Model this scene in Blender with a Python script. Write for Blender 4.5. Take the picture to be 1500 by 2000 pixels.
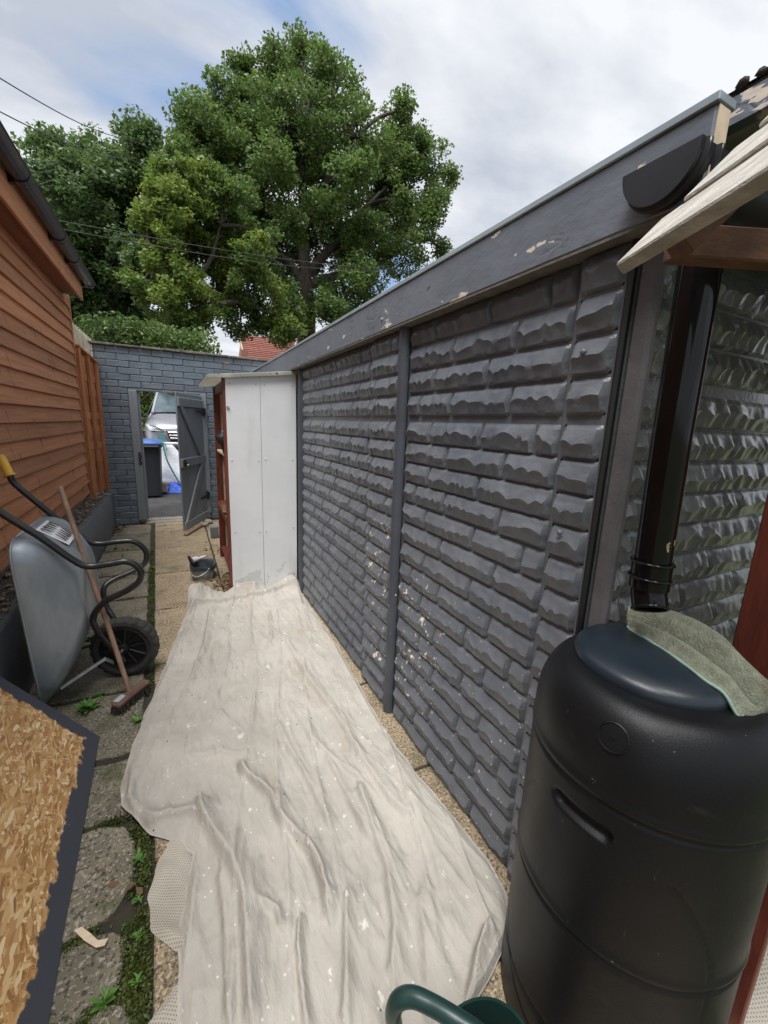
import bpy, bmesh, math, random
import numpy as np
from mathutils import Vector, Matrix, noise as mnoise

for o in list(bpy.data.objects):
    bpy.data.objects.remove(o)
random.seed(7); rng = np.random.default_rng(7)
scene = bpy.context.scene
COL = scene.collection
R_ = math.radians

# ------------------------------------------------------------------ camera
F, CH = 798.0, 1.5                       # focal length in px of a 1500x2000 picture, eye height
def _n(a): a = np.array(a, float); return a/np.linalg.norm(a)
_Y = _n([340-750, 816-1000, F]); _Z = -_n([600-750, 4800-1000, F])
_Z = _n(_Z-_Y*np.dot(_Z, _Y)); _X = np.cross(_Y, _Z)
RC = np.array([_X, _Y, _Z])
cd = bpy.data.cameras.new('camera'); cam = bpy.data.objects.new('camera', cd); COL.objects.link(cam)
cd.sensor_fit = 'VERTICAL'; cd.sensor_height = 36; cd.lens = F/2000*36
cd.clip_start = .02; cd.clip_end = 2000
m3 = Matrix([[RC[i][0], -RC[i][1], -RC[i][2]] for i in range(3)])
cam.matrix_world = Matrix.Translation((0, 0, CH)) @ m3.to_4x4()
scene.camera = cam
def ray(u, v): return Vector(RC @ np.array([u-750, v-1000, F]))
CP = Vector((0, 0, CH))
def gz(u, v, z=0): d = ray(u, v); return CP+d*((z-CH)/d.z)      # where a sight line meets a level, or a plane across x or y
def gx(u, v, x): d = ray(u, v); return CP+d*(x/d.x)
def gy(u, v, y): d = ray(u, v); return CP+d*(y/d.y)

# ------------------------------------------------------------------ sky, sun, exposure
SUN_EL, SUN_AZ = 70, 225                 # degrees; azimuth clockwise from +Y
w = bpy.data.worlds.new('World'); scene.world = w; w.use_nodes = True
nt = w.node_tree; nt.nodes.clear(); N = nt.nodes.new; L = nt.links.new
out = N('ShaderNodeOutputWorld'); bg = N('ShaderNodeBackground'); L(bg.outputs[0], out.inputs[0])
bg.inputs[1].default_value = 0.1
sky = N('ShaderNodeTexSky'); sky.sky_type = 'NISHITA'; sky.sun_disc = False
sky.sun_elevation = R_(SUN_EL); sky.sun_rotation = R_(SUN_AZ); sky.dust_density = 1.5; sky.ozone_density = 2
tc = N('ShaderNodeTexCoord'); sep = N('ShaderNodeSeparateXYZ'); L(tc.outputs['Generated'], sep.inputs[0])
def math_(op, a, b=None):
    n = N('ShaderNodeMath'); n.operation = op
    for i, x in enumerate((a, b)):
        if x is None: continue
        if isinstance(x, (int, float)): n.inputs[i].default_value = x
        else: L(x, n.inputs[i])
    return n.outputs[0]
zz = math_('ADD', math_('MAXIMUM', sep.outputs[2], 0.0), .22)
comb = N('ShaderNodeCombineXYZ'); L(math_('DIVIDE', sep.outputs[0], zz), comb.inputs[0]); L(math_('DIVIDE', sep.outputs[1], zz), comb.inputs[1])
mp = N('ShaderNodeMapping'); L(comb.outputs[0], mp.inputs[0]); mp.inputs['Location'].default_value = (2.4, 4.4, 0); mp.inputs['Rotation'].default_value = (0, 0, R_(35)); mp.inputs['Scale'].default_value = (1.0, 1.7, 1)
n1 = N('ShaderNodeTexNoise'); n1.inputs['Scale'].default_value = 1.05; n1.inputs['Detail'].default_value = 7; n1.inputs['Roughness'].default_value = .5; n1.inputs['Distortion'].default_value = .35; L(mp.outputs[0], n1.inputs[0])
r1 = N('ShaderNodeValToRGB'); L(n1.outputs[0], r1.inputs[0])
r1.color_ramp.elements[0].position = .30; r1.color_ramp.elements[0].color = (0, 0, 0, 1)
r1.color_ramp.elements[1].position = .43; r1.color_ramp.elements[1].color = (1, 1, 1, 1)
n2 = N('ShaderNodeTexNoise'); n2.inputs['Scale'].default_value = 1.3; n2.inputs['Detail'].default_value = 6; n2.inputs['Roughness'].default_value = .55; L(mp.outputs[0], n2.inputs[0])
r2 = N('ShaderNodeValToRGB'); L(n2.outputs[0], r2.inputs[0])
r2.color_ramp.elements[0].position = .36; r2.color_ramp.elements[0].color = (3.3, 3.6, 4.2, 1)
r2.color_ramp.elements[1].position = .60; r2.color_ramp.elements[1].color = (5.7, 5.85, 6.1, 1)
mx = N('ShaderNodeMix'); mx.data_type = 'RGBA'; L(r1.outputs[0], mx.inputs[0])
sk = N('ShaderNodeMix'); sk.data_type = 'RGBA'; sk.blend_type = 'MIX'; sk.inputs[0].default_value = .45; L(sky.outputs[0], sk.inputs[6]); sk.inputs[7].default_value = (2.6, 3.7, 5.6, 1)
L(sk.outputs[2], mx.inputs[6]); L(r2.outputs[0], mx.inputs[7]); L(mx.outputs[2], bg.inputs[0])
sd = bpy.data.lights.new('sun', 'SUN'); sd.energy = 4.0; sd.angle = R_(40); sd.color = (1, .985, .965)
sun = bpy.data.objects.new('sun', sd); COL.objects.link(sun)
az, el = R_(SUN_AZ), R_(SUN_EL)
sdir = Vector((math.sin(az)*math.cos(el), math.cos(az)*math.cos(el), math.sin(el)))
sun.rotation_euler = sdir.to_track_quat('Z', 'Y').to_euler(); sun.location = (0, -5, 20)
scene.render.engine = 'CYCLES'
scene.cycles.max_bounces = 6; scene.cycles.diffuse_bounces = 3; scene.cycles.glossy_bounces = 3; scene.cycles.transmission_bounces = 3; scene.cycles.transparent_max_bounces = 6
vs = scene.view_settings; vs.view_transform = 'Standard'; vs.look = 'None'; vs.exposure = 0.72; vs.gamma = 1; vs.use_curve_mapping = False

# ------------------------------------------------------------------ materials
MATS = {}
def mat(name, c1, c2=None, scale=8, rough=.6, bump=0, bscale=None, stretch=(1, 1, 1), rand=0, metal=0, lo=.35, hi=.65,
        layers=(), coat=0, rot=None, detail=4, rough2=None, bstretch=None, uv=False, bdist=.01, trans=0):
    m = bpy.data.materials.new(name); m.use_nodes = True; MATS[name] = m
    t = m.node_tree; b = t.nodes['Principled BSDF']; N = t.nodes.new; L = t.links.new
    g = N('ShaderNodeNewGeometry')
    if uv:
        src = N('ShaderNodeUVMap').outputs[0]
    else: src = g.outputs['Position']
    def mapped(st, ro=None, loc=(0, 0, 0)):
        mpn = N('ShaderNodeMapping'); L(src, mpn.inputs[0]); mpn.inputs['Scale'].default_value = st; mpn.inputs['Location'].default_value = loc
        if ro: mpn.inputs['Rotation'].default_value = ro
        return mpn.outputs[0]
    def nz(vec, sc, det=detail, ro=.6):
        n = N('ShaderNodeTexNoise'); n.inputs['Scale'].default_value = sc; n.inputs['Detail'].default_value = det; n.inputs['Roughness'].default_value = ro; L(vec, n.inputs[0]); return n.outputs[0]
    def ramp(x, a, c):
        r = N('ShaderNodeMapRange'); r.interpolation_type = 'SMOOTHSTEP'; L(x, r.inputs[0]); r.inputs[1].default_value = a; r.inputs[2].default_value = c; return r.outputs[0]
    def mixc(fac, a, c):
        x = N('ShaderNodeMix'); x.data_type = 'RGBA'; L(fac, x.inputs[0])
        for i, q in ((6, a), (7, c)):
            if isinstance(q, tuple): x.inputs[i].default_value = (*q, 1)
            else: L(q, x.inputs[i])
        return x.outputs[2]
    c2 = c2 or tuple(x*.8 for x in c1)
    base = nz(mapped(stretch, rot), scale)
    col = mixc(ramp(base, lo, hi), c1, c2)
    for ly in layers:
        v = mapped(ly.get('stretch', (1, 1, 1)), ly.get('rot'), ly.get('loc', (0, 0, 0)))
        if ly.get('type') == 'voronoi':
            vn = N('ShaderNodeTexVoronoi'); vn.inputs['Scale'].default_value = ly['scale']; L(v, vn.inputs[0])
            mk = ramp(vn.outputs['Distance'], ly['thr']+ly.get('width', .02), ly['thr'])
            # only some of the cells carry a spot
            sp = N('ShaderNodeSeparateColor'); L(vn.outputs['Color'], sp.inputs[0])
            q = N('ShaderNodeMath'); q.operation = 'GREATER_THAN'; L(sp.outputs[0], q.inputs[0]); q.inputs[1].default_value = ly.get('keep', .5)
            q2 = N('ShaderNodeMath'); q2.operation = 'MULTIPLY'; L(mk, q2.inputs[0]); L(q.outputs[0], q2.inputs[1]); mk = q2.outputs[0]
        elif ly.get('type') == 'line':
            a1 = N('ShaderNodeMath'); a1.operation = 'SUBTRACT'; L(nz(v, ly['scale'], 3, .5), a1.inputs[0]); a1.inputs[1].default_value = .5
            a2 = N('ShaderNodeMath'); a2.operation = 'ABSOLUTE'; L(a1.outputs[0], a2.inputs[0]); l1 = ramp(a2.outputs[0], ly['thr'], ly['thr']*.3)
            l2 = ramp(nz(mapped((1, 1, 1), None, (5, 5, 5)), 2.2, 2), .50, .62)
            q = N('ShaderNodeMath'); q.operation = 'MULTIPLY'; L(l1, q.inputs[0]); L(l2, q.inputs[1]); mk = q.outputs[0]
        else:
            mk = ramp(nz(v, ly['scale'], ly.get('detail', 4), ly.get('ro', .6)), ly['thr'], ly['thr']+ly.get('width', .05))
        if 'region' in ly:
            tot = None
            for (c, rad) in ly['region']:
                d = N('ShaderNodeVectorMath'); d.operation = 'DISTANCE'; L(src, d.inputs[0]); d.inputs[1].default_value = c
                rr = ramp(d.outputs['Value'], rad, rad*.45)
                if tot is None: tot = rr
                else:
                    q = N('ShaderNodeMath'); q.operation = 'MAXIMUM'; L(tot, q.inputs[0]); L(rr, q.inputs[1]); tot = q.outputs[0]
            # inside the region the mask threshold is met more easily
            q = N('ShaderNodeMath'); q.operation = 'MULTIPLY'; L(mk, q.inputs[0]); L(tot, q.inputs[1]); mk = ramp(q.outputs[0], .45, .55)
        if 'amt' in ly:
            q = N('ShaderNodeMath'); q.operation = 'MULTIPLY'; L(mk, q.inputs[0]); q.inputs[1].default_value = ly['amt']; mk = q.outputs[0]
        col = mixc(mk, col, ly['col'])
    if rand:
        oi = N('ShaderNodeObjectInfo'); hs = N('ShaderNodeHueSaturation'); mr = N('ShaderNodeMapRange'); L(oi.outputs['Random'], mr.inputs[0]); mr.inputs[3].default_value = 1-rand; mr.inputs[4].default_value = 1+rand
        L(mr.outputs[0], hs.inputs['Value']); L(col, hs.inputs['Color']); col = hs.outputs[0]
    L(col, b.inputs['Base Color']); b.inputs['Metallic'].default_value = metal
    if rough2 is not None:
        mr = N('ShaderNodeMapRange'); L(base, mr.inputs[0]); mr.inputs[1].default_value = .3; mr.inputs[2].default_value = .7; mr.inputs[3].default_value = rough; mr.inputs[4].default_value = rough2; L(mr.outputs[0], b.inputs['Roughness'])
    else: b.inputs['Roughness'].default_value = rough
    if coat: b.inputs['Coat Weight'].default_value = coat; b.inputs['Coat Roughness'].default_value = .15
    if bump:
        bn = N('ShaderNodeBump'); bn.inputs['Strength'].default_value = bump; bn.inputs['Distance'].default_value = bdist
        L(nz(mapped(bstretch or stretch, rot), bscale or scale*4, 4, .65), bn.inputs['Height']); L(bn.outputs[0], b.inputs['Normal'])
    return m

CREAM = (.64, .56, .47)
CHIPS = [((.92, 1.83, .78), .34), ((.92, 1.52, .60), .36), ((.92, 1.80, .40), .26), ((.92, 1.50, .40), .34)]
PAINT_LAYERS = [dict(col=(.088, .10, .124), scale=2.2, thr=.52, width=.2, amt=.7),
                dict(col=CREAM, scale=24, thr=.60, width=.025, stretch=(1, 1, .8), ro=.7, region=CHIPS),
                dict(col=CREAM, scale=70, thr=.665, width=.03, region=[((.93, 1.2, .35), .75), ((.93, 1.7, .55), .5)])]
mat('garage_paint', (.122, .130, .145), (.098, .107, .123), 3, rough=.27, bump=.22, bscale=90, layers=PAINT_LAYERS, rough2=.36)
mat('gable_paint', (.135, .143, .145), (.10, .107, .108), 4, rough=.10, rough2=.22, bump=.25, bscale=70, coat=.6)
mat('post_paint', (.062, .07, .085), (.05, .056, .068), 6, rough=.45, bump=.2, bscale=80, layers=[dict(col=CREAM, scale=40, thr=.66, width=.03, region=[((.92, 1.7, .65), .3)])])
mat('corner_paint', (.13, .125, .13), (.095, .092, .1), 8, rough=.5, bump=.2, bscale=120)
mat('fascia_paint', (.15, .165, .195), (.125, .14, .165), 4, rough=.42, bump=.25, bscale=9, bstretch=(1, .9, 1.6), bdist=.012, detail=8,
    layers=[dict(col=(.045, .05, .06), scale=5, thr=.012, type='line', stretch=(1, .8, 2.2)), dict(col=(.26, .28, .31), scale=5, thr=.011, type='line', stretch=(1, .8, 2.2), loc=(0, 0, .012), amt=.7), dict(col=(.045, .05, .06), scale=9, thr=.012, type='line', stretch=(1, 1.0, 2.6), loc=(8, 2, 1)), dict(col=CREAM, scale=6.5, thr=.645, width=.012, stretch=(1, .8, 2.2), ro=.7), dict(col=(.05, .05, .06), scale=9, thr=.69, width=.02, stretch=(1, .6, 2))])
mat('raw_timber_edge', (.17, .155, .13), (.12, .11, .095), 30, rough=.8, bump=.3)
mat('metal_trim', (.34, .40, .43), (.28, .33, .36), 5, rough=.35, metal=.3)
mat('brick_paint', (.135, .165, .195), (.108, .134, .162), 5, rough=.5, rand=.14, bump=.3, bscale=50, layers=[dict(col=(.16, .17, .18), scale=14, thr=.66, width=.1, amt=.5)])
mat('mortar_paint', (.112, .138, .165), (.092, .114, .138), 8, rough=.65, bump=.3, bscale=60)
mat('white_paint', (.72, .73, .72), (.62, .63, .62), 6, rough=.55, rand=.05)
mat('red_brick', (.36, .13, .08), (.28, .10, .065), 12, rough=.8, rand=.2)
mat('coping', (.16, .14, .12), (.08, .075, .06), 12, rough=.85, bump=.5, bscale=40, rand=.2, layers=[dict(col=(.10, .11, .05), scale=18, thr=.55, width=.1)])
mat('gate_paint', (.205, .225, .245), (.175, .193, .212), 7, rough=.5, bump=.25, bscale=30, stretch=(6, 6, .5), rand=.06)
mat('cedar', (.52, .23, .108), (.39, .162, .073), 3.0, rough=.62, bump=.6, bscale=9, stretch=(2, .5, 14), bstretch=(4, 1.0, 40), rand=.2, lo=.3, hi=.7,
    layers=[dict(col=(.13, .042, .02), scale=3.2, thr=.60, width=.1, stretch=(1, 4, 1.2), amt=.75), dict(col=(.10, .03, .015), scale=14, thr=.05, width=.10, type='voronoi', keep=.9, stretch=(.3, .45, 1)), dict(col=(.5, .21, .09), scale=6, thr=.6, width=.15, stretch=(1, .8, 6), amt=.5)])
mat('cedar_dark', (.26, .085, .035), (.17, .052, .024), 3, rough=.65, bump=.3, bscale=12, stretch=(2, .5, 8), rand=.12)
mat('fence_wood', (.50, .21, .09), (.38, .145, .06), 4, rough=.68, bump=.4, bscale=10, stretch=(5, 5, .8), rand=.16)
mat('black_plastic', (.018, .019, .021), (.012, .013, .015), 10, rough=.38, bump=.05)
mat('gutter_plastic', (.014, .015, .018), (.022, .023, .026), 6, rough=.35, layers=[dict(col=(.06, .065, .06), scale=14, thr=.62, width=.1, amt=.6)])
mat('pipe_plastic', (.006, .006, .007), (.005, .005, .006), 6, rough=.10, layers=[dict(col=(.4, .34, .2), scale=40, thr=.6, width=.03, stretch=(1, 1, .5), region=[((.95, .45, 1.26), .07)])])
mat('butt_plastic', (.0068, .0072, .0085), (.005, .0054, .0065), 5, rough=.36, rough2=.46, bump=.10, bscale=260, layers=[dict(col=(.12, .12, .12), scale=60, thr=.72, width=.03, stretch=(1, 1, 1.6)), dict(col=(.045, .045, .045), scale=7, thr=.64, width=.1, stretch=(1, 1, 3), amt=.25), dict(col=(.06, .06, .058), scale=30, thr=.70, width=.05, stretch=(3, 3, .4), amt=.4)])
mat('lid_plastic', (.014, .022, .031), (.011, .017, .025), 6, rough=.34, bump=.06, bscale=200, layers=[dict(col=(.4, .42, .44), scale=75, thr=.75, width=.02)])
mat('towel', (.42, .44, .33), (.31, .33, .24), 60, rough=.95, bump=1.0, bscale=260, bdist=.012, layers=[dict(col=(.22, .2, .13), scale=9, thr=.56, width=.12, amt=.6)])
mat('towel_hem', (.30, .46, .36), (.26, .40, .31), 30, rough=.9)
mat('green_plastic', (.010, .032, .028), (.007, .024, .021), 8, rough=.33, bump=.04)
mat('galvanised', (.34, .375, .405), (.25, .28, .305), 5, rough=.42, rough2=.58, metal=.6, stretch=(1, 1, .4), bump=.05, bscale=30, layers=[dict(col=(.37, .41, .44), scale=14, thr=.55, width=.2, stretch=(1, 1, .25), amt=.55), dict(col=(.13, .14, .15), scale=7, thr=.63, width=.15, amt=.6)])
mat('black_tube', (.014, .014, .015), (.02, .02, .021), 14, rough=.3, layers=[dict(col=(.12, .10, .08), scale=40, thr=.66, width=.04, amt=.6)])
mat('yellow_grip', (.72, .42, .05), (.6, .33, .03), 14, rough=.5)
mat('tyre', (.022, .021, .02), (.04, .036, .03), 14, rough=.8, bump=.2)
mat('rim_plastic', (.016, .016, .017), None, 10, rough=.45)
mat('steel', (.5, .5, .5), (.42, .42, .42), 10, rough=.35, metal=.8)
mat('zinc_strap', (.34, .36, .37), (.24, .25, .26), 14, rough=.45, metal=.5)
mat('broom_wood', (.25, .155, .10), (.17, .10, .065), 9, rough=.7, bump=.2, stretch=(3, 3, .7), layers=[dict(col=(.7, .68, .6), scale=26, thr=.74, width=.02)])
mat('broom_head', (.14, .08, .055), (.09, .05, .035), 12, rough=.7)
mat('bristle', (.035, .028, .024), None, 20, rough=.9)
mat('slab_tan', (.31, .237, .15), (.225, .175, .112), 7, rough=.9, bump=.9, bscale=170, rand=.12, bdist=.006,
    layers=[dict(col=(.09, .066, .045), scale=85, thr=.53, width=.04, amt=.9), dict(col=(.46, .37, .26), scale=95, thr=.55, width=.04, loc=(3, 1, 0), amt=.9), dict(col=(.08, .085, .04), scale=3.5, thr=.55, width=.18, amt=.6)])
mat('slab_grey', (.20, .175, .125), (.135, .122, .085), 6, rough=.92, bump=1.0, bscale=150, rand=.15, bdist=.006,
    layers=[dict(col=(.36, .32, .27), scale=88, thr=.56, width=.04, amt=.85), dict(col=(.04, .038, .027), scale=80, thr=.55, width=.05, loc=(2, 5, 0), amt=.85), dict(col=(.06, .07, .025), scale=4.5, thr=.53, width=.16, amt=.75)])
mat('soil', (.05, .042, .028), (.032, .03, .02), 12, rough=1, bump=1, bscale=60, bdist=.02, layers=[dict(col=(.035, .05, .015), scale=7, thr=.52, width=.12)])
mat('gravel_soil', (.13, .105, .08), (.08, .065, .05), 25, rough=1, bump=1, bscale=70, bdist=.02, layers=[dict(col=(.28, .25, .21), scale=60, thr=.6, width=.06)])
mat('grass_ground', (.06, .085, .03), (.09, .085, .05), 2, rough=1)
mat('tarmac', (.075, .072, .07), (.052, .05, .05), 5, rough=.9, bump=.5, bscale=90, layers=[dict(col=(.3, .28, .25), scale=55, thr=.72, width=.03)])
mat('plinth_paint', (.118, .135, .152), (.095, .108, .122), 4, rough=.5, bump=.35, bscale=22, layers=[dict(col=(.55, .55, .52), scale=14, thr=.71, width=.02, stretch=(1, 1.6, .25)), dict(col=(.10, .085, .065), scale=6, thr=.6, width=.12, amt=.5)])
mat('concrete', (.33, .27, .22), (.24, .2, .16), 14, rough=.9, bump=.5, bscale=70, rand=.1)
mat('concrete_grey', (.15, .155, .16), (.11, .115, .12), 14, rough=.9, bump=.5, bscale=70)
mat('dust_sheet', (.41, .382, .338), (.335, .313, .278), 3.2, rough=.95, bump=.55, bscale=34, bdist=.010, bstretch=(2.2, .8, 1), lo=.3, hi=.7,
    layers=[dict(col=(.29, .26, .215), scale=2.6, thr=.53, width=.2, stretch=(2.2, .8, 1), amt=.7), dict(col=(.27, .26, .235), scale=6.5, thr=.58, width=.14, stretch=(3, .7, 1), loc=(4, 2, 0), amt=.75),
            dict(col=(.56, .54, .50), scale=10, thr=.655, width=.05, stretch=(1.3, .8, 1), amt=.8), dict(col=(.58, .56, .52), scale=55, thr=.10, width=.14, type='voronoi', keep=.9), dict(col=(.58, .56, .52), scale=26, thr=.70, width=.05, stretch=(1.2, .8, 1), ro=.5),
            dict(col=(.06, .06, .065), scale=26, thr=.09, width=.03, type='voronoi', keep=.94, loc=(7, 3, 0)), dict(col=(.42, .10, .07), scale=30, thr=.16, width=.03, type='voronoi', keep=.6, region=[((.70, .665, .03), .045)])])
mat('net_cloth', (.40, .365, .31), (.33, .30, .25), 6, rough=.95)
mat('white_panel', (.71, .72, .725), (.66, .67, .675), 2.5, rough=.38, bump=.08, bscale=4, layers=[dict(col=(.42, .40, .36), scale=4, thr=.56, width=.2, stretch=(1.5, 1, .35), amt=.22), dict(col=(.30, .27, .21), scale=9, thr=.42, width=.2, amt=.3, region=[((.5, 3.58, -.05), .42), ((.85, 3.58, -.05), .42)]), dict(col=(.45, .42, .35), scale=30, thr=.7, width=.05, region=[((.66, 3.58, .1), .4)])])
mat('old_white', (.58, .57, .50), (.45, .45, .40), 8, rough=.6, layers=[dict(col=(.14, .12, .08), scale=22, thr=.64, width=.06)])
mat('cream_board', (.52, .46, .34), (.42, .36, .26), 7, rough=.7, layers=[dict(col=(.25, .2, .13), scale=5, thr=.6, width=.12, amt=.5)])
mat('red_stain', (.16, .038, .024), (.11, .026, .017), 6, rough=.45, bump=.15, stretch=(6, 6, .8), layers=[dict(col=(.28, .09, .05), scale=12, thr=.66, width=.08, stretch=(5, 5, .5), amt=.6)])
mat('weathered_board', (.46, .44, .395), (.32, .30, .265), 5, rough=.8, bump=.5, bscale=14, stretch=(9, 1.0, 9), bstretch=(22, 1.2, 22), rot=(0, 0, R_(24)), rand=.08)
mat('beam_brown', (.15, .065, .032), (.09, .04, .02), 6, rough=.7, stretch=(1, 8, 8), bump=.3)
mat('roof_sheet', (.42, .38, .31), (.32, .29, .24), 6, rough=.8)
mat('roof_moss', (.055, .036, .026), (.03, .024, .02), 20, rough=1, bump=.8, bscale=60)
mat('black_iron', (.012, .012, .013), None, 8, rough=.5)
mat('black_bag', (.012, .013, .016), (.02, .02, .022), 8, rough=.25, bump=.4, bscale=16, layers=[dict(col=(.25, .3, .3), scale=22, thr=.64, width=.04)])
mat('bucket_grey', (.33, .34, .34), (.24, .25, .26), 12, rough=.6, layers=[dict(col=(.13, .15, .17), scale=8, thr=.55, width=.06, stretch=(1, 1, 3)), dict(col=(.5, .5, .5), scale=18, thr=.62, width=.06)])
mat('tub_liner', (.03, .035, .042), (.07, .08, .09), 12, rough=.25, bump=.5, bscale=18)
mat('roller_fleece', (.5, .5, .5), (.3, .33, .36), 18, rough=.9)
mat('bin_plastic', (.028, .033, .040), (.022, .026, .032), 6, rough=.5)
mat('bin_lid_blue', (.055, .12, .34), (.045, .095, .26), 8, rough=.5)
mat('bulk_bag', (.72, .72, .76), (.60, .61, .66), 4, rough=.75, bump=.4, bscale=9, bdist=.04)
mat('strap_green', (.03, .24, .18), (.02, .18, .14), 12, rough=.6)
mat('tarp_blue', (.035, .12, .62), (.025, .085, .46), 9, rough=.45, bump=.5, bscale=22, bdist=.03)
mat('cardboard', (.42, .32, .2), (.34, .25, .16), 9, rough=.8)
mat('car_paint', (.50, .50, .56), (.48, .48, .54), 3, rough=.25, metal=.5, coat=.6)
mat('car_glass', (.05, .07, .08), (.10, .14, .16), 2, rough=.04)
mat('car_black', (.012, .012, .014), None, 8, rough=.4)
mat('car_chrome', (.75, .75, .77), None, 8, rough=.15, metal=1)
mat('head_lamp', (.6, .63, .66), (.3, .32, .34), 20, rough=.08)
mat('bark', (.085, .068, .052), (.045, .038, .03), 5, rough=.95, bump=.8, bscale=14, stretch=(3, 3, .6), bdist=.05)
mat('roof_tile', (.20, .068, .048), (.14, .048, .036), 6, rough=.85, rand=.15)
mat('far_brick', (.36, .17, .11), (.26, .12, .085), 14, rough=.85)
mat('cable', (.05, .05, .055), None, 4, rough=.6)
mat('stone_wall', (.28, .25, .21), (.18, .16, .13), 6, rough=.9)
mat('drain_grey', (.36, .36, .34), (.28, .28, .27), 14, rough=.6)
mat('drain_dark', (.01, .01, .01), None, 8, rough=.9)
mat('cut_paint_cream', (.62, .5, .36), (.52, .42, .3), 30, rough=.9)
mat('label_white', (.72, .72, .74), (.6, .6, .62), 20, rough=.5)
mat('label_black', (.015, .015, .017), None, 20, rough=.5)
mat('dry_leaf', (.16, .085, .04), (.10, .06, .03), 20, rough=.8)
mat('silver_tape', (.4, .41, .42), None, 20, rough=.4)
mat('pale_slat', (.50, .46, .34), (.40, .37, .28), 6, rough=.8, rand=.1)

def leaf_mat(name, c1, c2, c3, tr=.35):
    m = bpy.data.materials.new(name); m.use_nodes = True; MATS[name] = m
    t = m.node_tree; N = t.nodes.new; L = t.links.new
    t.nodes.clear(); o = N('ShaderNodeOutputMaterial')
    g = N('ShaderNodeNewGeometry'); nz = N('ShaderNodeTexNoise'); nz.inputs['Scale'].default_value = .9 if tr > .3 else 8; nz.inputs['Detail'].default_value = 3; L(g.outputs['Position'], nz.inputs[0])
    r = N('ShaderNodeValToRGB'); r.color_ramp.elements[0].position = .38; r.color_ramp.elements[1].position = .66
    r.color_ramp.elements[0].color = (*c1, 1); r.color_ramp.elements[1].color = (*c2, 1); L(nz.outputs[0], r.inputs[0])
    mxn = N('ShaderNodeMix'); mxn.data_type = 'RGBA'
    pw = N('ShaderNodeMath'); pw.operation = 'POWER'; L(g.outputs['Random Per Island'], pw.inputs[0]); pw.inputs[1].default_value = 3.0
    L(pw.outputs[0], mxn.inputs[0]); L(r.outputs[0], mxn.inputs[6]); mxn.inputs[7].default_value = (*c3, 1)
    d = N('ShaderNodeBsdfPrincipled'); d.inputs['Roughness'].default_value = .5; L(mxn.outputs[2], d.inputs['Base Color'])
    tl = N('ShaderNodeBsdfTranslucent'); L(mxn.outputs[2], tl.inputs[0])
    ms = N('ShaderNodeMixShader'); ms.inputs[0].default_value = tr; L(d.outputs[0], ms.inputs[1]); L(tl.outputs[0], ms.inputs[2]); L(ms.outputs[0], o.inputs[0])
    return m
leaf_mat('oak_leaf', (.056, .106, .028), (.112, .185, .042), (.17, .235, .058), .45)
leaf_mat('oak_leaf_yellow', (.080, .145, .028), (.17, .24, .040), (.24, .29, .06), .45)
leaf_mat('oak_leaf_dark', (.066, .12, .042), (.115, .185, .058), (.15, .22, .075), .45)
leaf_mat('hedge_leaf', (.07, .13, .025), (.13, .21, .04), (.20, .26, .06))
leaf_mat('weed_leaf', (.07, .17, .025), (.10, .24, .04), (.14, .28, .06), .25)
leaf_mat('moss', (.045, .062, .014), (.085, .105, .02), (.11, .14, .03), .2)

def spec_level(name, v): MATS[name].node_tree.nodes['Principled BSDF'].inputs['Specular IOR Level'].default_value = v
spec_level('butt_plastic', .26); spec_level('pipe_plastic', .3); spec_level('tarmac', .2); spec_level('dust_sheet', .15)
def translucent(name, f):               # thin sheet that lets daylight through
    t = MATS[name].node_tree; b = t.nodes['Principled BSDF']; o = [n for n in t.nodes if n.type == 'OUTPUT_MATERIAL'][0]; tl = t.nodes.new('ShaderNodeBsdfTranslucent'); ms = t.nodes.new('ShaderNodeMixShader'); ms.inputs[0].default_value = f
    t.links.new(b.inputs['Base Color'].links[0].from_socket, tl.inputs[0]); t.links.new(b.outputs[0], ms.inputs[1]); t.links.new(tl.outputs[0], ms.inputs[2]); t.links.new(ms.outputs[0], o.inputs[0])
translucent('old_white', .5); translucent('bulk_bag', .25)
# woven net: fine holes in the cloth, kept as grain on the real surface
def net_detail():
    m = MATS['net_cloth']; t = m.node_tree; b = t.nodes['Principled BSDF']; N = t.nodes.new; L = t.links.new
    g = N('ShaderNodeNewGeometry'); mpn = N('ShaderNodeMapping'); L(g.outputs['Position'], mpn.inputs[0]); mpn.inputs['Rotation'].default_value = (0, 0, .5)
    ws = []
    for ax in ('X', 'Y'):
        wv = N('ShaderNodeTexWave'); wv.bands_direction = ax; wv.inputs['Scale'].default_value = 42; L(mpn.outputs[0], wv.inputs[0]); ws.append(wv.outputs['Fac'])
    q = N('ShaderNodeMath'); q.operation = 'MULTIPLY'; L(ws[0], q.inputs[0]); L(ws[1], q.inputs[1])
    r = N('ShaderNodeMapRange'); L(q.outputs[0], r.inputs[0]); r.inputs[1].default_value = .38; r.inputs[2].default_value = .62; r.inputs[3].default_value = 1; r.inputs[4].default_value = .5
    L(r.outputs[0], b.inputs['Alpha'])
net_detail()

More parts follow.
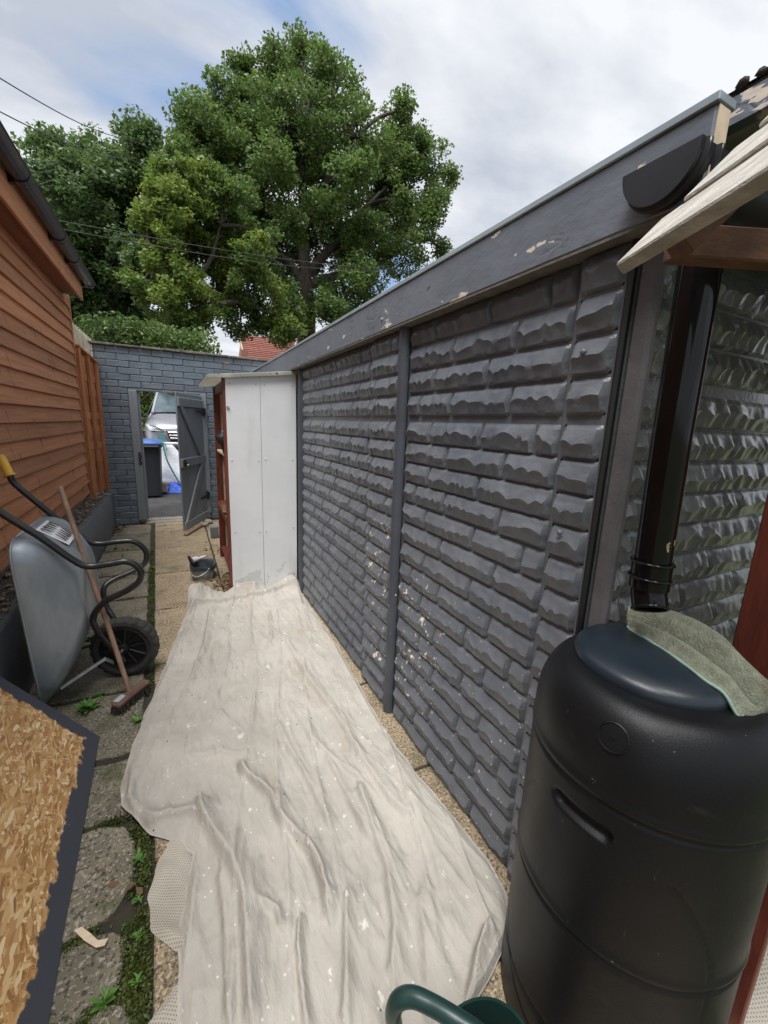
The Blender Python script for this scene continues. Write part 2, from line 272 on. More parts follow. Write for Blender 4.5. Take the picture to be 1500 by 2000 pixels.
# OSB: layered flakes in board coordinates, grey paint along two margins
def osb_material():
    m = bpy.data.materials.new('osb'); m.use_nodes = True; MATS['osb'] = m
    t = m.node_tree; b = t.nodes['Principled BSDF']; N = t.nodes.new; L = t.links.new
    uv = N('ShaderNodeUVMap').outputs[0]
    nzw = N('ShaderNodeTexNoise'); nzw.inputs['Scale'].default_value = 9; L(uv, nzw.inputs[0])
    add = N('ShaderNodeVectorMath'); add.operation = 'MULTIPLY_ADD'; L(nzw.outputs['Color'], add.inputs[0]); add.inputs[1].default_value = (.007, .007, .007); L(uv, add.inputs[2])
    col = None
    for i, (ang, st) in enumerate([(.5, (17, 64, 1)), (1.4, (19, 74, 1)), (2.3, (16, 60, 1)), (1.0, (26, 110, 1)), (2.8, (28, 130, 1)), (0.1, (24, 96, 1))]):
        mpn = N('ShaderNodeMapping'); L(add.outputs[0], mpn.inputs[0]); mpn.vector_type = 'TEXTURE'; mpn.inputs['Rotation'].default_value = (0, 0, ang); mpn.inputs['Scale'].default_value = (1/st[0], 1/st[1], 1); mpn.inputs['Location'].default_value = (i*3.7, i*1.3, 0)
        vn = N('ShaderNodeTexVoronoi'); vn.inputs['Scale'].default_value = 1.0; L(mpn.outputs[0], vn.inputs[0])
        s = N('ShaderNodeSeparateColor'); L(vn.outputs['Color'], s.inputs[0])
        r = N('ShaderNodeValToRGB'); e = r.color_ramp.elements; e[0].position = 0; e[0].color = (.28, .13, .045, 1); e[1].position = 1; e[1].color = (.78, .62, .38, 1)
        k = e.new(.35); k.color = (.46, .245, .09, 1); k = e.new(.72); k.color = (.57, .35, .15, 1); k = e.new(.9); k.color = (.66, .46, .23, 1)
        L(s.outputs[0], r.inputs[0])
        if col is None: col = r.outputs[0]
        else:
            gt = N('ShaderNodeMath'); gt.operation = 'GREATER_THAN'; L(s.outputs[1], gt.inputs[0]); gt.inputs[1].default_value = .62
            x = N('ShaderNodeMix'); x.data_type = 'RGBA'; L(gt.outputs[0], x.inputs[0]); L(col, x.inputs[6]); L(r.outputs[0], x.inputs[7]); col = x.outputs[2]
    sp = N('ShaderNodeSeparateXYZ'); L(uv, sp.inputs[0])
    mn = N('ShaderNodeMath'); mn.operation = 'MINIMUM'; L(sp.outputs[0], mn.inputs[0]); L(sp.outputs[1], mn.inputs[1])
    n3 = N('ShaderNodeTexNoise'); n3.inputs['Scale'].default_value = 22; n3.inputs['Detail'].default_value = 8; L(uv, n3.inputs[0])
    ad = N('ShaderNodeMath'); ad.operation = 'MULTIPLY_ADD'; L(n3.outputs[0], ad.inputs[0]); ad.inputs[1].default_value = -.09; L(mn.outputs[0], ad.inputs[2])
    mr = N('ShaderNodeMapRange'); L(ad.outputs[0], mr.inputs[0]); mr.inputs[1].default_value = .022; mr.inputs[2].default_value = .030; 
    x = N('ShaderNodeMix'); x.data_type = 'RGBA'; L(mr.outputs[0], x.inputs[0]); x.inputs[6].default_value = (.047, .052, .066, 1); L(col, x.inputs[7]); L(x.outputs[2], b.inputs['Base Color'])
    b.inputs['Roughness'].default_value = .62
    bp = N('ShaderNodeBump'); bp.inputs['Strength'].default_value = .35; bp.inputs['Distance'].default_value = .004
    bw = N('ShaderNodeRGBToBW'); L(col, bw.inputs[0]); L(bw.outputs[0], bp.inputs['Height']); L(bp.outputs[0], b.inputs['Normal'])
osb_material()

# ------------------------------------------------------------------ mesh helpers
class MB:
    def __init__(s): s.v = []; s.f = []
    def add(s, vs, fs):
        k = len(s.v); s.v += [Vector(p) for p in vs]; s.f += [[i+k for i in f] for f in fs]; return s
    def hexa(s, o, a, b, c):
        o, a, b, c = map(Vector, (o, a, b, c))
        if a.cross(b).dot(c) < 0: a, b = b, a
        return s.add([o, o+a, o+a+b, o+b, o+c, o+a+c, o+a+b+c, o+b+c], [(0, 3, 2, 1), (4, 5, 6, 7), (0, 1, 5, 4), (1, 2, 6, 5), (2, 3, 7, 6), (3, 0, 4, 7)])
    def box(s, x0, x1, y0, y1, z0, z1): return s.hexa((x0, y0, z0), (x1-x0, 0, 0), (0, y1-y0, 0), (0, 0, z1-z0))
    def beam(s, p0, p1, wd, ht, up=(0, 0, 1)):
        p0, p1 = Vector(p0), Vector(p1); d = p1-p0; sd = d.cross(Vector(up)).normalized(); u = sd.cross(d).normalized()
        return s.hexa(p0-sd*wd/2-u*ht/2, d, sd*wd, u*ht)
    def prism(s, poly, ext):
        poly = [Vector(p) for p in poly]; e = Vector(ext); n = len(poly)
        nrm = sum(((poly[i]-poly[0]).cross(poly[(i+1) % n]-poly[0]) for i in range(n)), Vector())
        if nrm.dot(e) < 0: poly = poly[::-1]
        return s.add(poly+[p+e for p in poly], [list(range(n))[::-1], list(range(n, 2*n))]+[(i, (i+1) % n, n+(i+1) % n, n+i) for i in range(n)])
    def tube(s, pts, r, n=8, cap=True):
        pts = [Vector(p) for p in pts]; m = len(pts); rs = r if isinstance(r, (list, tuple)) else [r]*m
        vs = []; fs = []; prev = None
        for i, p in enumerate(pts):
            t = (pts[min(i+1, m-1)]-pts[max(i-1, 0)]).normalized()
            if prev is None:
                a = Vector((0, 0, 1)) if abs(t.z) < .9 else Vector((1, 0, 0)); u = t.cross(a).normalized()
            else: u = (prev-t*prev.dot(t)).normalized()
            prev = u; vv = t.cross(u)
            vs += [p+(u*math.cos(q)+vv*math.sin(q))*rs[i] for q in (2*math.pi*j/n for j in range(n))]
        for i in range(m-1):
            for j in range(n): fs.append((i*n+j, i*n+(j+1) % n, (i+1)*n+(j+1) % n, (i+1)*n+j))
        if cap: fs += [list(range(n))[::-1], list(range((m-1)*n, m*n))]
        return s.add(vs, fs)
    def lathe(s, prof, n=32, c=(0, 0, 0), disp=None, M=None):
        c = Vector(c); vs = []; fs = []
        for (r, z) in prof:
            for j in range(n):
                a = 2*math.pi*j/n; rr = r+(disp(a, z, r) if disp else 0)
                p = Vector((rr*math.cos(a), rr*math.sin(a), z)); vs.append((M @ p if M else p)+c)
        m = len(prof)
        for i in range(m-1):
            for j in range(n): fs.append((i*n+j, i*n+(j+1) % n, (i+1)*n+(j+1) % n, (i+1)*n+j))
        fs += [list(range(n))[::-1], list(range((m-1)*n, m*n))]
        return s.add(vs, fs)
    def grid(s, P):
        nu, nv = len(P), len(P[0]); vs = [p for row in P for p in row]
        return s.add(vs, [(i*nv+j, (i+1)*nv+j, (i+1)*nv+j+1, i*nv+j+1) for i in range(nu-1) for j in range(nv-1)])

def smooth_path(pts, k=6):
    pts = [Vector(p) for p in pts]; q = [pts[0]]+pts+[pts[-1]]; o = []
    for i in range(1, len(q)-2):
        for j in range(k):
            t = j/k; a, b, c, d = q[i-1], q[i], q[i+1], q[i+2]
            o.append(.5*((2*b)+(c-a)*t+(2*a-5*b+4*c-d)*t*t+(3*b-a-3*c+d)*t**3))
    return o+[pts[-1]]

def wloc(o):
    l = Vector((0, 0, 0))
    while o: l += o.location; o = o.parent
    return l
def finish(me, matname, smooth):
    me.materials.append(MATS[matname])
    if smooth: me.polygons.foreach_set('use_smooth', [True]*len(me.polygons))
def mesh_from(mb, name, matname, off=Vector((0, 0, 0)), smooth=False, bevel=0, auto=None):
    me = bpy.data.meshes.new(name); me.from_pydata([tuple(p-off) for p in mb.v], [], mb.f)
    if bevel:
        bm = bmesh.new(); bm.from_mesh(me); bmesh.ops.recalc_face_normals(bm, faces=bm.faces)
        ed = [e for e in bm.edges if len(e.link_faces) == 2 and e.calc_face_angle(0) > .6]
        bmesh.ops.bevel(bm, geom=ed, offset=bevel, segments=1, affect='EDGES', clamp_overlap=True); bm.to_mesh(me); bm.free()
    finish(me, matname, smooth)
    if auto: me.set_sharp_from_angle(angle=R_(auto))
    me.update(); return me
def link(o, parent=None):
    COL.objects.link(o)
    if parent: o.parent = parent
    return o
def tag(o, label=None, cat=None, group=None, kind=None):
    for k, v in (('label', label), ('category', cat), ('group', group), ('kind', kind)):
        if v: o[k] = v
    return o
def thing(name, label, cat, loc=(0, 0, 0), group=None):
    o = bpy.data.objects.new(name, None); o.location = loc; o.empty_display_size = .1; link(o); return tag(o, label, cat, group)
def part(name, mb, matname, parent=None, smooth=False, bevel=0, label=None, auto=None):
    off = wloc(parent) if parent else Vector((0, 0, 0))
    o = bpy.data.objects.new(name, mesh_from(mb, name, matname, off, smooth, bevel, auto)); link(o, parent)
    if label: o['label'] = label
    return o
def single(name, mb, matname, label, cat, base, smooth=False, bevel=0, group=None, auto=None):
    base = Vector(base); o = bpy.data.objects.new(name, mesh_from(mb, name, matname, base, smooth, bevel, auto)); o.location = base; link(o); return tag(o, label, cat, group)
def struct(name, mb, matname, parent=None, smooth=False, bevel=0, kind='structure'):
    o = part(name, mb, matname, parent, smooth, bevel); o['kind'] = kind; return o
def inst(name, me, parent, loc, rot=None):
    o = bpy.data.objects.new(name, me); o.location = Vector(loc)-wloc(parent)
    if rot: o.rotation_euler = rot
    return link(o, parent)
def quads_np(name, V, matname, parent=None, off=(0, 0, 0)):
    n = len(V)//4; me = bpy.data.meshes.new(name)
    me.vertices.add(4*n); me.vertices.foreach_set('co', (V-np.array(off)).astype(np.float32).ravel())
    me.loops.add(4*n); me.loops.foreach_set('vertex_index', np.arange(4*n, dtype=np.int32))
    me.polygons.add(n); me.polygons.foreach_set('loop_start', np.arange(0, 4*n, 4, dtype=np.int32)); me.polygons.foreach_set('loop_total', np.full(n, 4, dtype=np.int32))
    me.materials.append(MATS[matname]); me.update(calc_edges=True); me.validate()
    o = bpy.data.objects.new(name, me); link(o, parent); return o
def leaf_quads(P, size, asp=.55, flat=0.0, jit=.35):
    n = len(P); d = rng.normal(size=(n, 3)); d[:, 2] *= (1-flat); d /= np.linalg.norm(d, axis=1)[:, None]
    e = rng.normal(size=(n, 3)); e[:, 2] *= (1-flat); e -= d*(e*d).sum(1)[:, None]; e /= np.linalg.norm(e, axis=1)[:, None]
    s = size*(1+jit*(rng.random(n)*2-1)); a = d*s[:, None]*.5; b = e*(s*asp)[:, None]*.5; c = np.cross(d, e)*(s*.12)[:, None]
    return np.stack([P-a, P+b+c, P+a, P-b+c], 1).reshape(-1, 3)

# ================================================================== THE SETTING
def drive_z(y): return 0 if y < 7.1 else min((y-7.1)*.105, .55+(y-12)*.02 if y > 12 else 9)
mb = MB(); ys = [-60, -10, 0, 6.62, 6.9, 7.1, 8, 9, 10, 11, 12, 14, 18, 30, 80, 400]
mb.grid([[(x, y, drive_z(y)-.06-(.1 if x < -1 and y < 7 else 0)) for x in (-400, -60, -12, -1.6, 3.5, 12, 60, 400)] for y in ys])
struct('ground', mb, 'grass_ground')
mb = MB(); mb.grid([[(x, y, drive_z(y)-.0) for x in (-4.0, -1, 1, 5.5)] for y in (6.98, 7.1, 8, 9, 10, 11, 12, 13.2)])
struct('driveway', mb, 'tarmac')
mb = MB(); mb.grid([[(x, y, drive_z(13)+.0) for x in (-80, 80)] for y in (13.2, 18.5)]); struct('road', mb, 'tarmac')
mb = MB(); P = []
for i in range(40):
    y = -1+7.7*i/39; P.append([(x, y, -.014+.004*mnoise.noise((x*9, y*9, 1))) for x in np.linspace(-.82, .97, 14)])
mb.grid(P); soil = struct('soil_bed', mb, 'soil')

# paving slabs: real pieces with recessed joints
path = bpy.data.objects.new('garden_path', None); link(path); tag(path, kind='structure')
def J(y): return -.125-.035*y
def slab(poly, matname, dz=0.0, tilt=0.0, name='paving_slab', rough_edge=0.0, h=.045):
    pts = []; n = len(poly)
    for i in range(n):
        a, b = Vector((*poly[i], 0)), Vector((*poly[(i+1) % n], 0)); k = max(1, int((b-a).length/.05)) if rough_edge else 1
        for j in range(k):
            p = a.lerp(b, j/k)
            if rough_edge: p += Vector((mnoise.noise((p.x*11, p.y*11, 3)), mnoise.noise((p.x*11, p.y*11, 9)), 0))*rough_edge
            pts.append(p)
    c = sum(pts, Vector())/len(pts); tx, ty = random.uniform(-tilt, tilt), random.uniform(-tilt, tilt)
    for p in pts: p.z = dz+(p.x-c.x)*tx+(p.y-c.y)*ty
    m = MB(); m.prism(pts, (0, 0, -h)); return part(name, m, matname, path, bevel=.006)
gap = .008
RY = [6.62, 6.42, 6.10, 5.24, 4.36, 3.48, 2.65, 2.0, 1.335, .66, 0, -.66]
for a, b in zip(RY[:-1], RY[1:]):
    slab([(J(a)+.022, a-gap), (.30, a-gap), (.30, b+gap), (J(b)+.022, b+gap)], 'slab_tan', random.uniform(-.003, .003), .006, rough_edge=.006)
    slab([(.30+gap*2, a-gap-.03), (.955, a-gap-.03), (.955, b+gap-.03), (.30+gap*2, b+gap-.03)], 'slab_tan', random.uniform(-.003, .003), .004, rough_edge=.006)
LY = [6.55, 6.0, 5.28, 4.45, 3.81, 3.125, 2.43, 1.91, 1.57]
for a, b in zip(LY[:-1], LY[1:]):
    sp = random.uniform(.0, .06)
    slab([(-.795, a-.016+sp*.4), (J(a)-.03, a-.016), (J(b)-.03, b+.016), (-.795, b+.016+sp*.4)], 'slab_grey', random.uniform(-.006, .002), .012, rough_edge=.016)
def blob(cx, cy, rx, ry, k=14, seed=0, sq=2.6):
    o = []
    for i in range(k):
        a = 2*math.pi*i/k; q = (abs(math.cos(a))**sq+abs(math.sin(a))**sq)**(-1/sq); q *= 1+.10*mnoise.noise((math.cos(a)*1.3+seed, math.sin(a)*1.3, seed))
        o.append((cx+rx*q*math.cos(a), cy+ry*q*math.sin(a)))
    return o
for i, (cx, cy, rx, ry) in enumerate([(-.375, 1.375, .175, .18), (-.325, 1.085, .115, .105), (-.49, 1.11, .045, .085), (-.41, .90, .125, .085), (-.245, .91, .055, .08), (-.62, 1.36, .10, .15), (-.60, 1.0, .10, .14), (-.3, .70, .13, .1), (-.55, .68, .11, .14), (-.35, .42, .2, .15), (-.65, .4, .1, .13)]):
    slab(blob(cx, cy, rx, ry, seed=i*3.1), 'slab_grey', random.uniform(-.004, .004), .02, name='broken_paving_stone')
# cream splash of old paint on one stone
m = MB(); m.prism([(p.x, p.y, .0085) for p in (gz(145, 1822), gz(160, 1815), gz(178, 1828), gz(192, 1842), (gz(212, 1838)), gz(205, 1852), gz(188, 1856), gz(165, 1842))], (0, 0, .002))
part('paint_splash', m, 'cut_paint_cream', path)

# threshold: drain channel and block strip in the gateway
dr = thing('drain_channel', 'pale slotted drain channel across the gateway threshold', 'drain', (-.05, 6.86, 0))
m = MB(); m.box(-.46, .42, 6.80, 6.92, -.04, -.004); part('channel', m, 'drain_dark', dr)
for k in range(3):
    m = MB(); y = 6.80+k*.05; m.box(-.46, .42, y, y+.02, -.003, .004); part('rail', m, 'drain_grey', dr)
for k in range(23):
    m = MB(); x = -.46+k*.0385; m.box(x, x+.018, 6.802, 6.918, -.0035, .003); part('bar', m, 'drain_grey', dr)
for k in range(5):
    x = -.46+k*.18; slab([(x, 6.975), (x+.172, 6.975), (x+.172, 6.93), (x, 6.93)], 'concrete', .002, 0, 'edging_block')
slab([(-.46, 6.79), (.42, 6.79), (.42, 6.64), (-.46, 6.64)], 'concrete', .001, 0, 'sill_slab')

# ================================================================== GARAGE
XW = .958                                 # face of the recessed joints of the long wall; stones stand proud of it towards -X
CZ = .0975
garage = thing('garage', 'dark grey painted prefab garage with moulded stone-faced wall on the right', 'garage', (1.2, 3.4, 0))
m = MB(); m.box(XW, XW+.05, .66, 6.60, -.05, 1.94); part('wall_panel', m, 'garage_paint', garage)
m = MB(); m.box(XW, 3.6, .655, .70, -.05, 1.985); part('gable_wall', m, 'gable_paint', garage)
m = MB(); m.box(3.55, 3.6, .66, 6.6, -.05, 2.0); m.box(1.0, 3.6, 6.55, 6.6, -.05, 2.0); part('rear_wall', m, 'garage_paint', garage)
def rock_face(L_, H_, seed, nu=None, nv=12, depth=.029):
    """moulded split-stone face: local u along length, v up, w out; ridge line scalloped, underside cut back"""
    nu = nu or max(6, int(L_/.0095)); P = []
    # scallop boundaries
    sc = [0]; rr = random.Random(seed)
    while sc[-1] < L_: sc.append(sc[-1]+rr.choice((rr.uniform(.026, .04), rr.uniform(.04, .075), rr.uniform(.06, .11))))
    hs = [rr.uniform(.2, .95) for _ in sc]; rs = [rr.uniform(.30, .66) for _ in sc]
    half = nv//2
    for i in range(nu+1):
        u = L_*i/nu; k = max(j for j in range(len(sc)) if sc[j] <= u); a = sc[k]; b = sc[k+1] if k+1 < len(sc) else a+.05
        t = (u-a)/(b-a); arch = 1-abs(2*t-1)**1.8; big = mnoise.noise((u*9+seed*3.3, seed, 0)); k2 = min(k+1, len(sc)-1); rk = rs[k]+(rs[k2]-rs[k])*t
        ridge = min(.80, max(.22, .44+.45*(rk-.48)+.20*arch*hs[k]+.13*big)); hm = .84+.2*mnoise.noise((u*13+seed, 4, seed))
        row = []
        for j in range(nv+1):
            v = ridge*j/half if j <= half else ridge+(1-ridge)*(j-half)/(nv-half)      # one row of points follows the ridge
            if j >= half: h = .10+.90*((1-v)/(1-ridge) if v < 1 else 0)**.95
            else: h = (.26+.74*(v/ridge)**.75)*(1-.24*math.sin(math.pi*v/ridge)*(.2+.8*arch))
            h = h*hm
            e = max(0, min(1, min(u, L_-u)/.011)); h *= .28+.72*e
            n_ = mnoise.noise((u*36+seed*7.7, v*3.0, seed))*.12+mnoise.noise((u*70+seed, v*6, seed*1.3))*.06
            h = max(.12, h+n_)
            if j in (0, nv) or i in (0, nu): h = 0
            row.append((u, v*H_, h*depth+(.0 if h == 0 else .003)))
        P.append(row)
    return P
def block_mesh(L_, seed, matname, axis, depth=.034, H_=None):
    H_ = H_ or CZ-.008; P = rock_face(L_, H_, seed, depth=depth); m = MB()
    if axis == 'x': m.grid([[(-w_, -u, v) for (u, v, w_) in r] for r in P])       # faces -X, u runs towards -Y
    else: m.grid([[(u, -w_, v) for (u, v, w_) in r] for r in P])                  # faces -Y, u runs towards +X
    return mesh_from(m, 'stone_block', matname, smooth=True, auto=38)
pat = [[1.66, 1.461, 1.14, .899, .81], [1.66, 1.337, 1.015, .81], [1.66, 1.454, 1.135, .81], [1.66, 1.555, 1.331, 1.014, .81]]
patL = [[3.38, 3.158, 2.832, 2.595, 2.202, 2.06], [3.38, 3.041, 2.693, 2.333, 2.088, 2.06], [3.38, 3.158, 2.85, 2.5, 2.22, 2.06], [3.38, 3.05, 2.69, 2.32, 2.07, 2.06]]
patS = [[2.045, 1.82, 1.735], [2.045, 1.735], [2.045, 1.99, 1.735], [2.045, 1.735]]
seed = 0
def row_z(k): return 1.931-k*CZ-(.022 if k >= 4 else 0)+.006*min(k-4, 4)*(1 if k > 4 else 0)
for k in range(20):
    z0 = row_z(k+1)+.006 if k != 3 else row_z(3)-CZ+.006
    if z0 < -.03: continue
    for pt, off in ((pat[k % 4], .0), (patL[k % 4], .0), (patS[k % 4], -.012), ([.795, .672], -.014)):
        for a, b in zip(pt[:-1], pt[1:]):
            Lb = a-b-.009
            if Lb < .02: continue
            seed += 1
            inst('stone_block', block_mesh(Lb, seed, 'garage_paint', 'x', depth=.0225 if off == 0 else .0245), garage, (XW+off-.0005, a-.004, z0))
# lapped cover strips behind the proud columns
m = MB(); m.box(XW-.0125, XW, 1.725, 2.05, 0, 1.935); part('cover_strip', m, 'garage_paint', garage, bevel=.002)
m = MB(); m.box(XW-.0145, XW, .664, .80, 0, 1.935); part('cover_strip', m, 'garage_paint', garage, bevel=.002)
for zc in (1.70, 1.235, .80):            # bolt heads on the corner strip
    m = MB(); m.lathe([(.0085, 0), (.0085, .004), (.004, .008)], 8, (XW-.036, .745, zc), M=Matrix.Rotation(-math.pi/2, 3, 'Y')); part('bolt', m, 'garage_paint', garage, smooth=True)
def half_post(y, x, r, z0, z1, mname):
    m = MB(); P = []
    for zz_ in np.linspace(z0, z1, 14): P.append([(x-r*1.15*math.sin(a)+.0015*mnoise.noise((y, zz_*6, a)), y+r*math.cos(a), zz_) for a in np.linspace(0, math.pi, 9)])
    m.grid(P); return part('joint_post', m, mname, garage, smooth=True)
half_post(1.698, XW-.010, .030, -.03, 1.935, 'post_paint'); half_post(3.43, XW, .032, -.03, 1.935, 'post_paint')
m = MB(); m.box(XW-.004, XW+.026, .605, .6545, -.05, 1.98); part('corner_post', m, 'corner_paint', garage, bevel=.009)
m = MB(); m.box(XW-.022, XW-.002, .6555, .671, -.05, 1.935); part('sealant_bead', m, 'black_iron', garage, bevel=.006)
# gable stones, glossier paint
gp = [[.0, .12, .42, .74, 1.06], [.0, .30, .62, .94, 1.06], [.0, .2, .52, .84, 1.06], [.0, .09, .36, .68, 1.0]]
for k in range(12):
    z0 = row_z(k+1)+.006
    pt = gp[k % 4]
    for a, b in zip([-.0]+pt[1:-1], pt[1:]):
        seed += 1; inst('stone_block', block_mesh(b-a-.009, seed, 'gable_paint', 'y', depth=.024), garage, (1.085+a, .6545, z0))
# narrow strip beside the corner
for k in range(12):
    seed += 1; inst('stone_block', block_mesh(.088, seed, 'gable_paint', 'y', depth=.024), garage, (.990, .6535, row_z(k+1)+.006))
# fascia with capping and raw end
XF = .895
m = MB(); m.box(XF, .935, .512, 6.58, 1.935, 2.085); part('fascia_board', m, 'fascia_paint', garage, bevel=.004)
m = MB(); m.box(XF+.003, .934, .5095, .5115, 1.938, 2.083); part('fascia_end', m, 'cut_paint_cream', garage)
m = MB(); m.box(XF+.002, XW-.0005, .53, 6.58, 1.928, 1.9345); part('soffit_strip', m, 'raw_timber_edge', garage)
m = MB(); m.box(XF-.006, .945, .508, 6.58, 2.0855, 2.102); part('capping', m, 'metal_trim', garage, bevel=.002)
m = MB(); m.lathe([(.007, 0), (.007, .003), (.003, .006)], 8, (XF, 1.85, 1.985), M=Matrix.Rotation(-math.pi/2, 3, 'Y')); part('screw_head', m, 'fascia_paint', garage, smooth=True)
# corrugated roof, ribs running along the wall, overhanging towards the viewer
RZ = gx(1400, 213, 1.02).z+.003
P = []
for i in range(90):
    x = 1.0+2.7*i/89; P.append([(x, y, RZ+(x-1.0)*.06+.016*math.sin((x-1.0)*2*math.pi/.15)) for y in (-.6, 1, 3, 6.7)])
m = MB(); m.grid(P); m.grid([[Vector(p)+Vector((0, 0, -.007)) for p in r] for r in P][::-1]); part('roof_sheet', m, 'roof_sheet', garage, smooth=True)
m = MB(); m.box(1.0, 1.03, -.6, 6.6, RZ-.06, RZ-.012); part('edge_trim', m, 'fascia_paint', garage)
# mossy crumbling edge
m = MB()
for i in range(330):
    y = -.55+i*.0215+random.uniform(-.015, .015); r = random.uniform(.007, .012)*(1.4 if random.random() < .12 else 1)
    m.lathe([(r*.5, -r*.6), (r, -.1*r), (r*.8, r*.5), (r*.3, r*.8)], 7, (1.005+random.uniform(-.008, .012), y, RZ+.004), disp=lambda a, z, q: random.uniform(-.3, .25)*q)
mo = part('roof_edge_moss', m, 'roof_moss', garage, smooth=True); mo['kind'] = 'stuff'

# gutter on the gable end and its downpipe
gt = thing('rainwater_gutter', 'black half-round plastic gutter with closed end under the garage roof corner', 'gutter', (.86, .575, 1.93))
GC = Vector((.85, .575, 2.018)); GR = .073
m = MB(); P = []
for x, rr in [(0, .0), (0, 1), (.012, 1.0), (.0121, 1.0), (.014, 1.06), (.026, 1.06), (.028, .97), (.05, .97), (.052, 1.07), (.064, 1.07), (.066, .97), (.085, .97), (1.2, .97)]:
    P.append([GC+Vector((x, -GR*rr*math.cos(a), -GR*1.08*rr*math.sin(a))) for a in np.linspace(0, math.pi, 25)])
m.grid(P); part('channel', m, 'gutter_plastic', gt, smooth=True, auto=35)
m = MB()
for x in (.02, .058): m.tube([GC+Vector((x, -GR*1.03*math.cos(a), -GR*1.1*math.sin(a))) for a in np.linspace(0, math.pi, 25)], .005, 6)
part('clip_rim', m, 'gutter_plastic', gt, smooth=True)
dp = thing('downpipe', 'black plastic downpipe at the garage corner above the water butt', 'downpipe', (.925, .5, 1.1))
m = MB(); m.tube([(.905, .5, 1.935), (.915, .5, 1.5), (.93, .5, 1.2)], .036, 28); part('pipe', m, 'pipe_plastic', dp, smooth=True, auto=40)
m = MB(); m.tube([(.9285, .5, 1.23), (.931, .5, 1.17)], .040, 28); part('collar', m, 'pipe_plastic', dp, smooth=True, auto=40)
for zc in (1.23, 1.195):
    m = MB(); m.tube([(.929+.041*math.cos(a), .5+.041*math.sin(a), zc) for a in np.linspace(0, 2*math.pi, 37)], .0035, 6); part('joint_ring', m, 'pipe_plastic', dp, smooth=True)
m = MB(); ring = [(.933, .5, 1.19), (.933, .499, 1.155), (.922, .484, 1.126)]; m.tube(ring, .036, 28, cap=False); m.tube(ring, .032, 28, cap=False); part('elbow', m, 'pipe_plastic', dp, smooth=True)
m = MB(); ax = (Vector(ring[2])-Vector(ring[1])).normalized(); u_ = ax.cross(Vector((1, 0, 0))).normalized(); v_ = ax.cross(u_)
m.tube([Vector(ring[2])+u_*.035*math.cos(a)+v_*.035*math.sin(a) for a in np.linspace(0, 2*math.pi, 33)], .0035, 6); part('rim', m, 'pipe_plastic', dp, smooth=True)

# ================================================================== SHED WITH WEATHERBOARDS (left)
XS = -1.0
shed = thing('timber_shed', 'orange-brown weatherboarded shed with overhanging eave along the left side', 'shed', (-1.6, 3, .5))
m = MB(); m.box(-2.6, XS-.03, -.5, 6.06, .5, 2.80); part('frame_wall', m, 'cedar_dark', shed)
NB = 18; ez = (2.79-.555)/NB
for k in range(NB):
    z = .555+k*ez; segs = [(-.5, 2.9), (2.9, 6.075)] if k % 4 == 1 else ([(-.5, 4.63), (4.632, 6.075)] if k == 7 else [(-.5, 6.075)])
    for a, b in segs:
        P = []; n = 22
        for i in range(n+1):
            y = a+(b-a)*i/n; wv = .004*mnoise.noise((y*1.3, k*5.1, 0)); zb = z+.006*mnoise.noise((y*.9, k*3.3, 4)); zt = z+ez+.02
            P.append([(XS-.03, y, zb), (XS+.020+wv, y, zb), (XS+.021+wv, y, zb+.004), (XS+.008+wv*.5, y, z+ez*.5), (XS-.004, y, zt), (XS-.03, y, zt)])
        m = MB(); m.grid(P); n6 = 6; m.f.append([i for i in range(6)][::-1]); m.f.append([n*6+i for i in range(6)]); part('weatherboard', m, 'cedar', shed)
m = MB(); m.box(XS-.02, XS+.024, 6.0765, 6.105, .50, 2.80); part('corner_trim', m, 'cedar', shed, bevel=.003)
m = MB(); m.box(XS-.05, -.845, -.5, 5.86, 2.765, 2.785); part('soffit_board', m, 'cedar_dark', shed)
m = MB(); m.box(-.8445, -.822, -.5, 5.90, 2.725, 2.93); part('fascia_board', m, 'cedar', shed, bevel=.003)
m = MB(); m.prism([(-.80, 0, 2.97), (-2.6, 0, 3.75), (-2.6, 0, 3.8), (-.80, 0, 3.02)], (0, 1, 0)); 
for v in m.v: v.y = -.6 if v.y < .5 else 5.95
part('roof', m, 'roof_moss', shed)
gu = []
P = [[(-.758+.056*-math.cos(a), y, 2.935-.060*math.sin(a)) for a in np.linspace(0, math.pi, 15)] for y in (-.5, 5.93)]
P2 = [[(-.758+.051*-math.cos(a), y, 2.935-.055*math.sin(a)) for a in np.linspace(0, math.pi, 15)] for y in (-.5, 5.93)]
m = MB(); m.grid(P); m.grid(P2[::-1]); m.add(P[1], [list(range(15))]); m.tube([(-.702, -.5, 2.937), (-.702, 5.93, 2.937)], .005, 6)
gut = part('gutter', m, 'gutter_plastic', shed, smooth=True, auto=40)
for y, wd in ((3.62, .09), (4.55, .05), (5.12, .09), (5.90, .05)):
    m = MB(); m.grid([[(-.758-.061*math.cos(a), y+dy, 2.935-.066*math.sin(a)) for a in np.linspace(0, math.pi, 15)] for dy in (-wd/2, wd/2)]); m.grid([[(-.758-.052*math.cos(a), y+dy, 2.935-.056*math.sin(a)) for a in np.linspace(0, math.pi, 15)] for dy in (wd/2, -wd/2)])
    for dy in (-wd/2, wd/2): m.tube([(-.758-.0585*math.cos(a), y+dy, 2.935-.0635*math.sin(a)) for a in np.linspace(0, math.pi, 15)], .004, 5)
    m.box(-.822, -.80, y-.02, y+.02, 2.87, 2.93); part('gutter_bracket', m, 'gutter_plastic', gut, smooth=True, auto=40)
m = MB(); m.box(-2.55, XS-.012, -.5, 6.0, .0, .56); part('concrete_base', m, 'concrete', shed, bevel=.01)

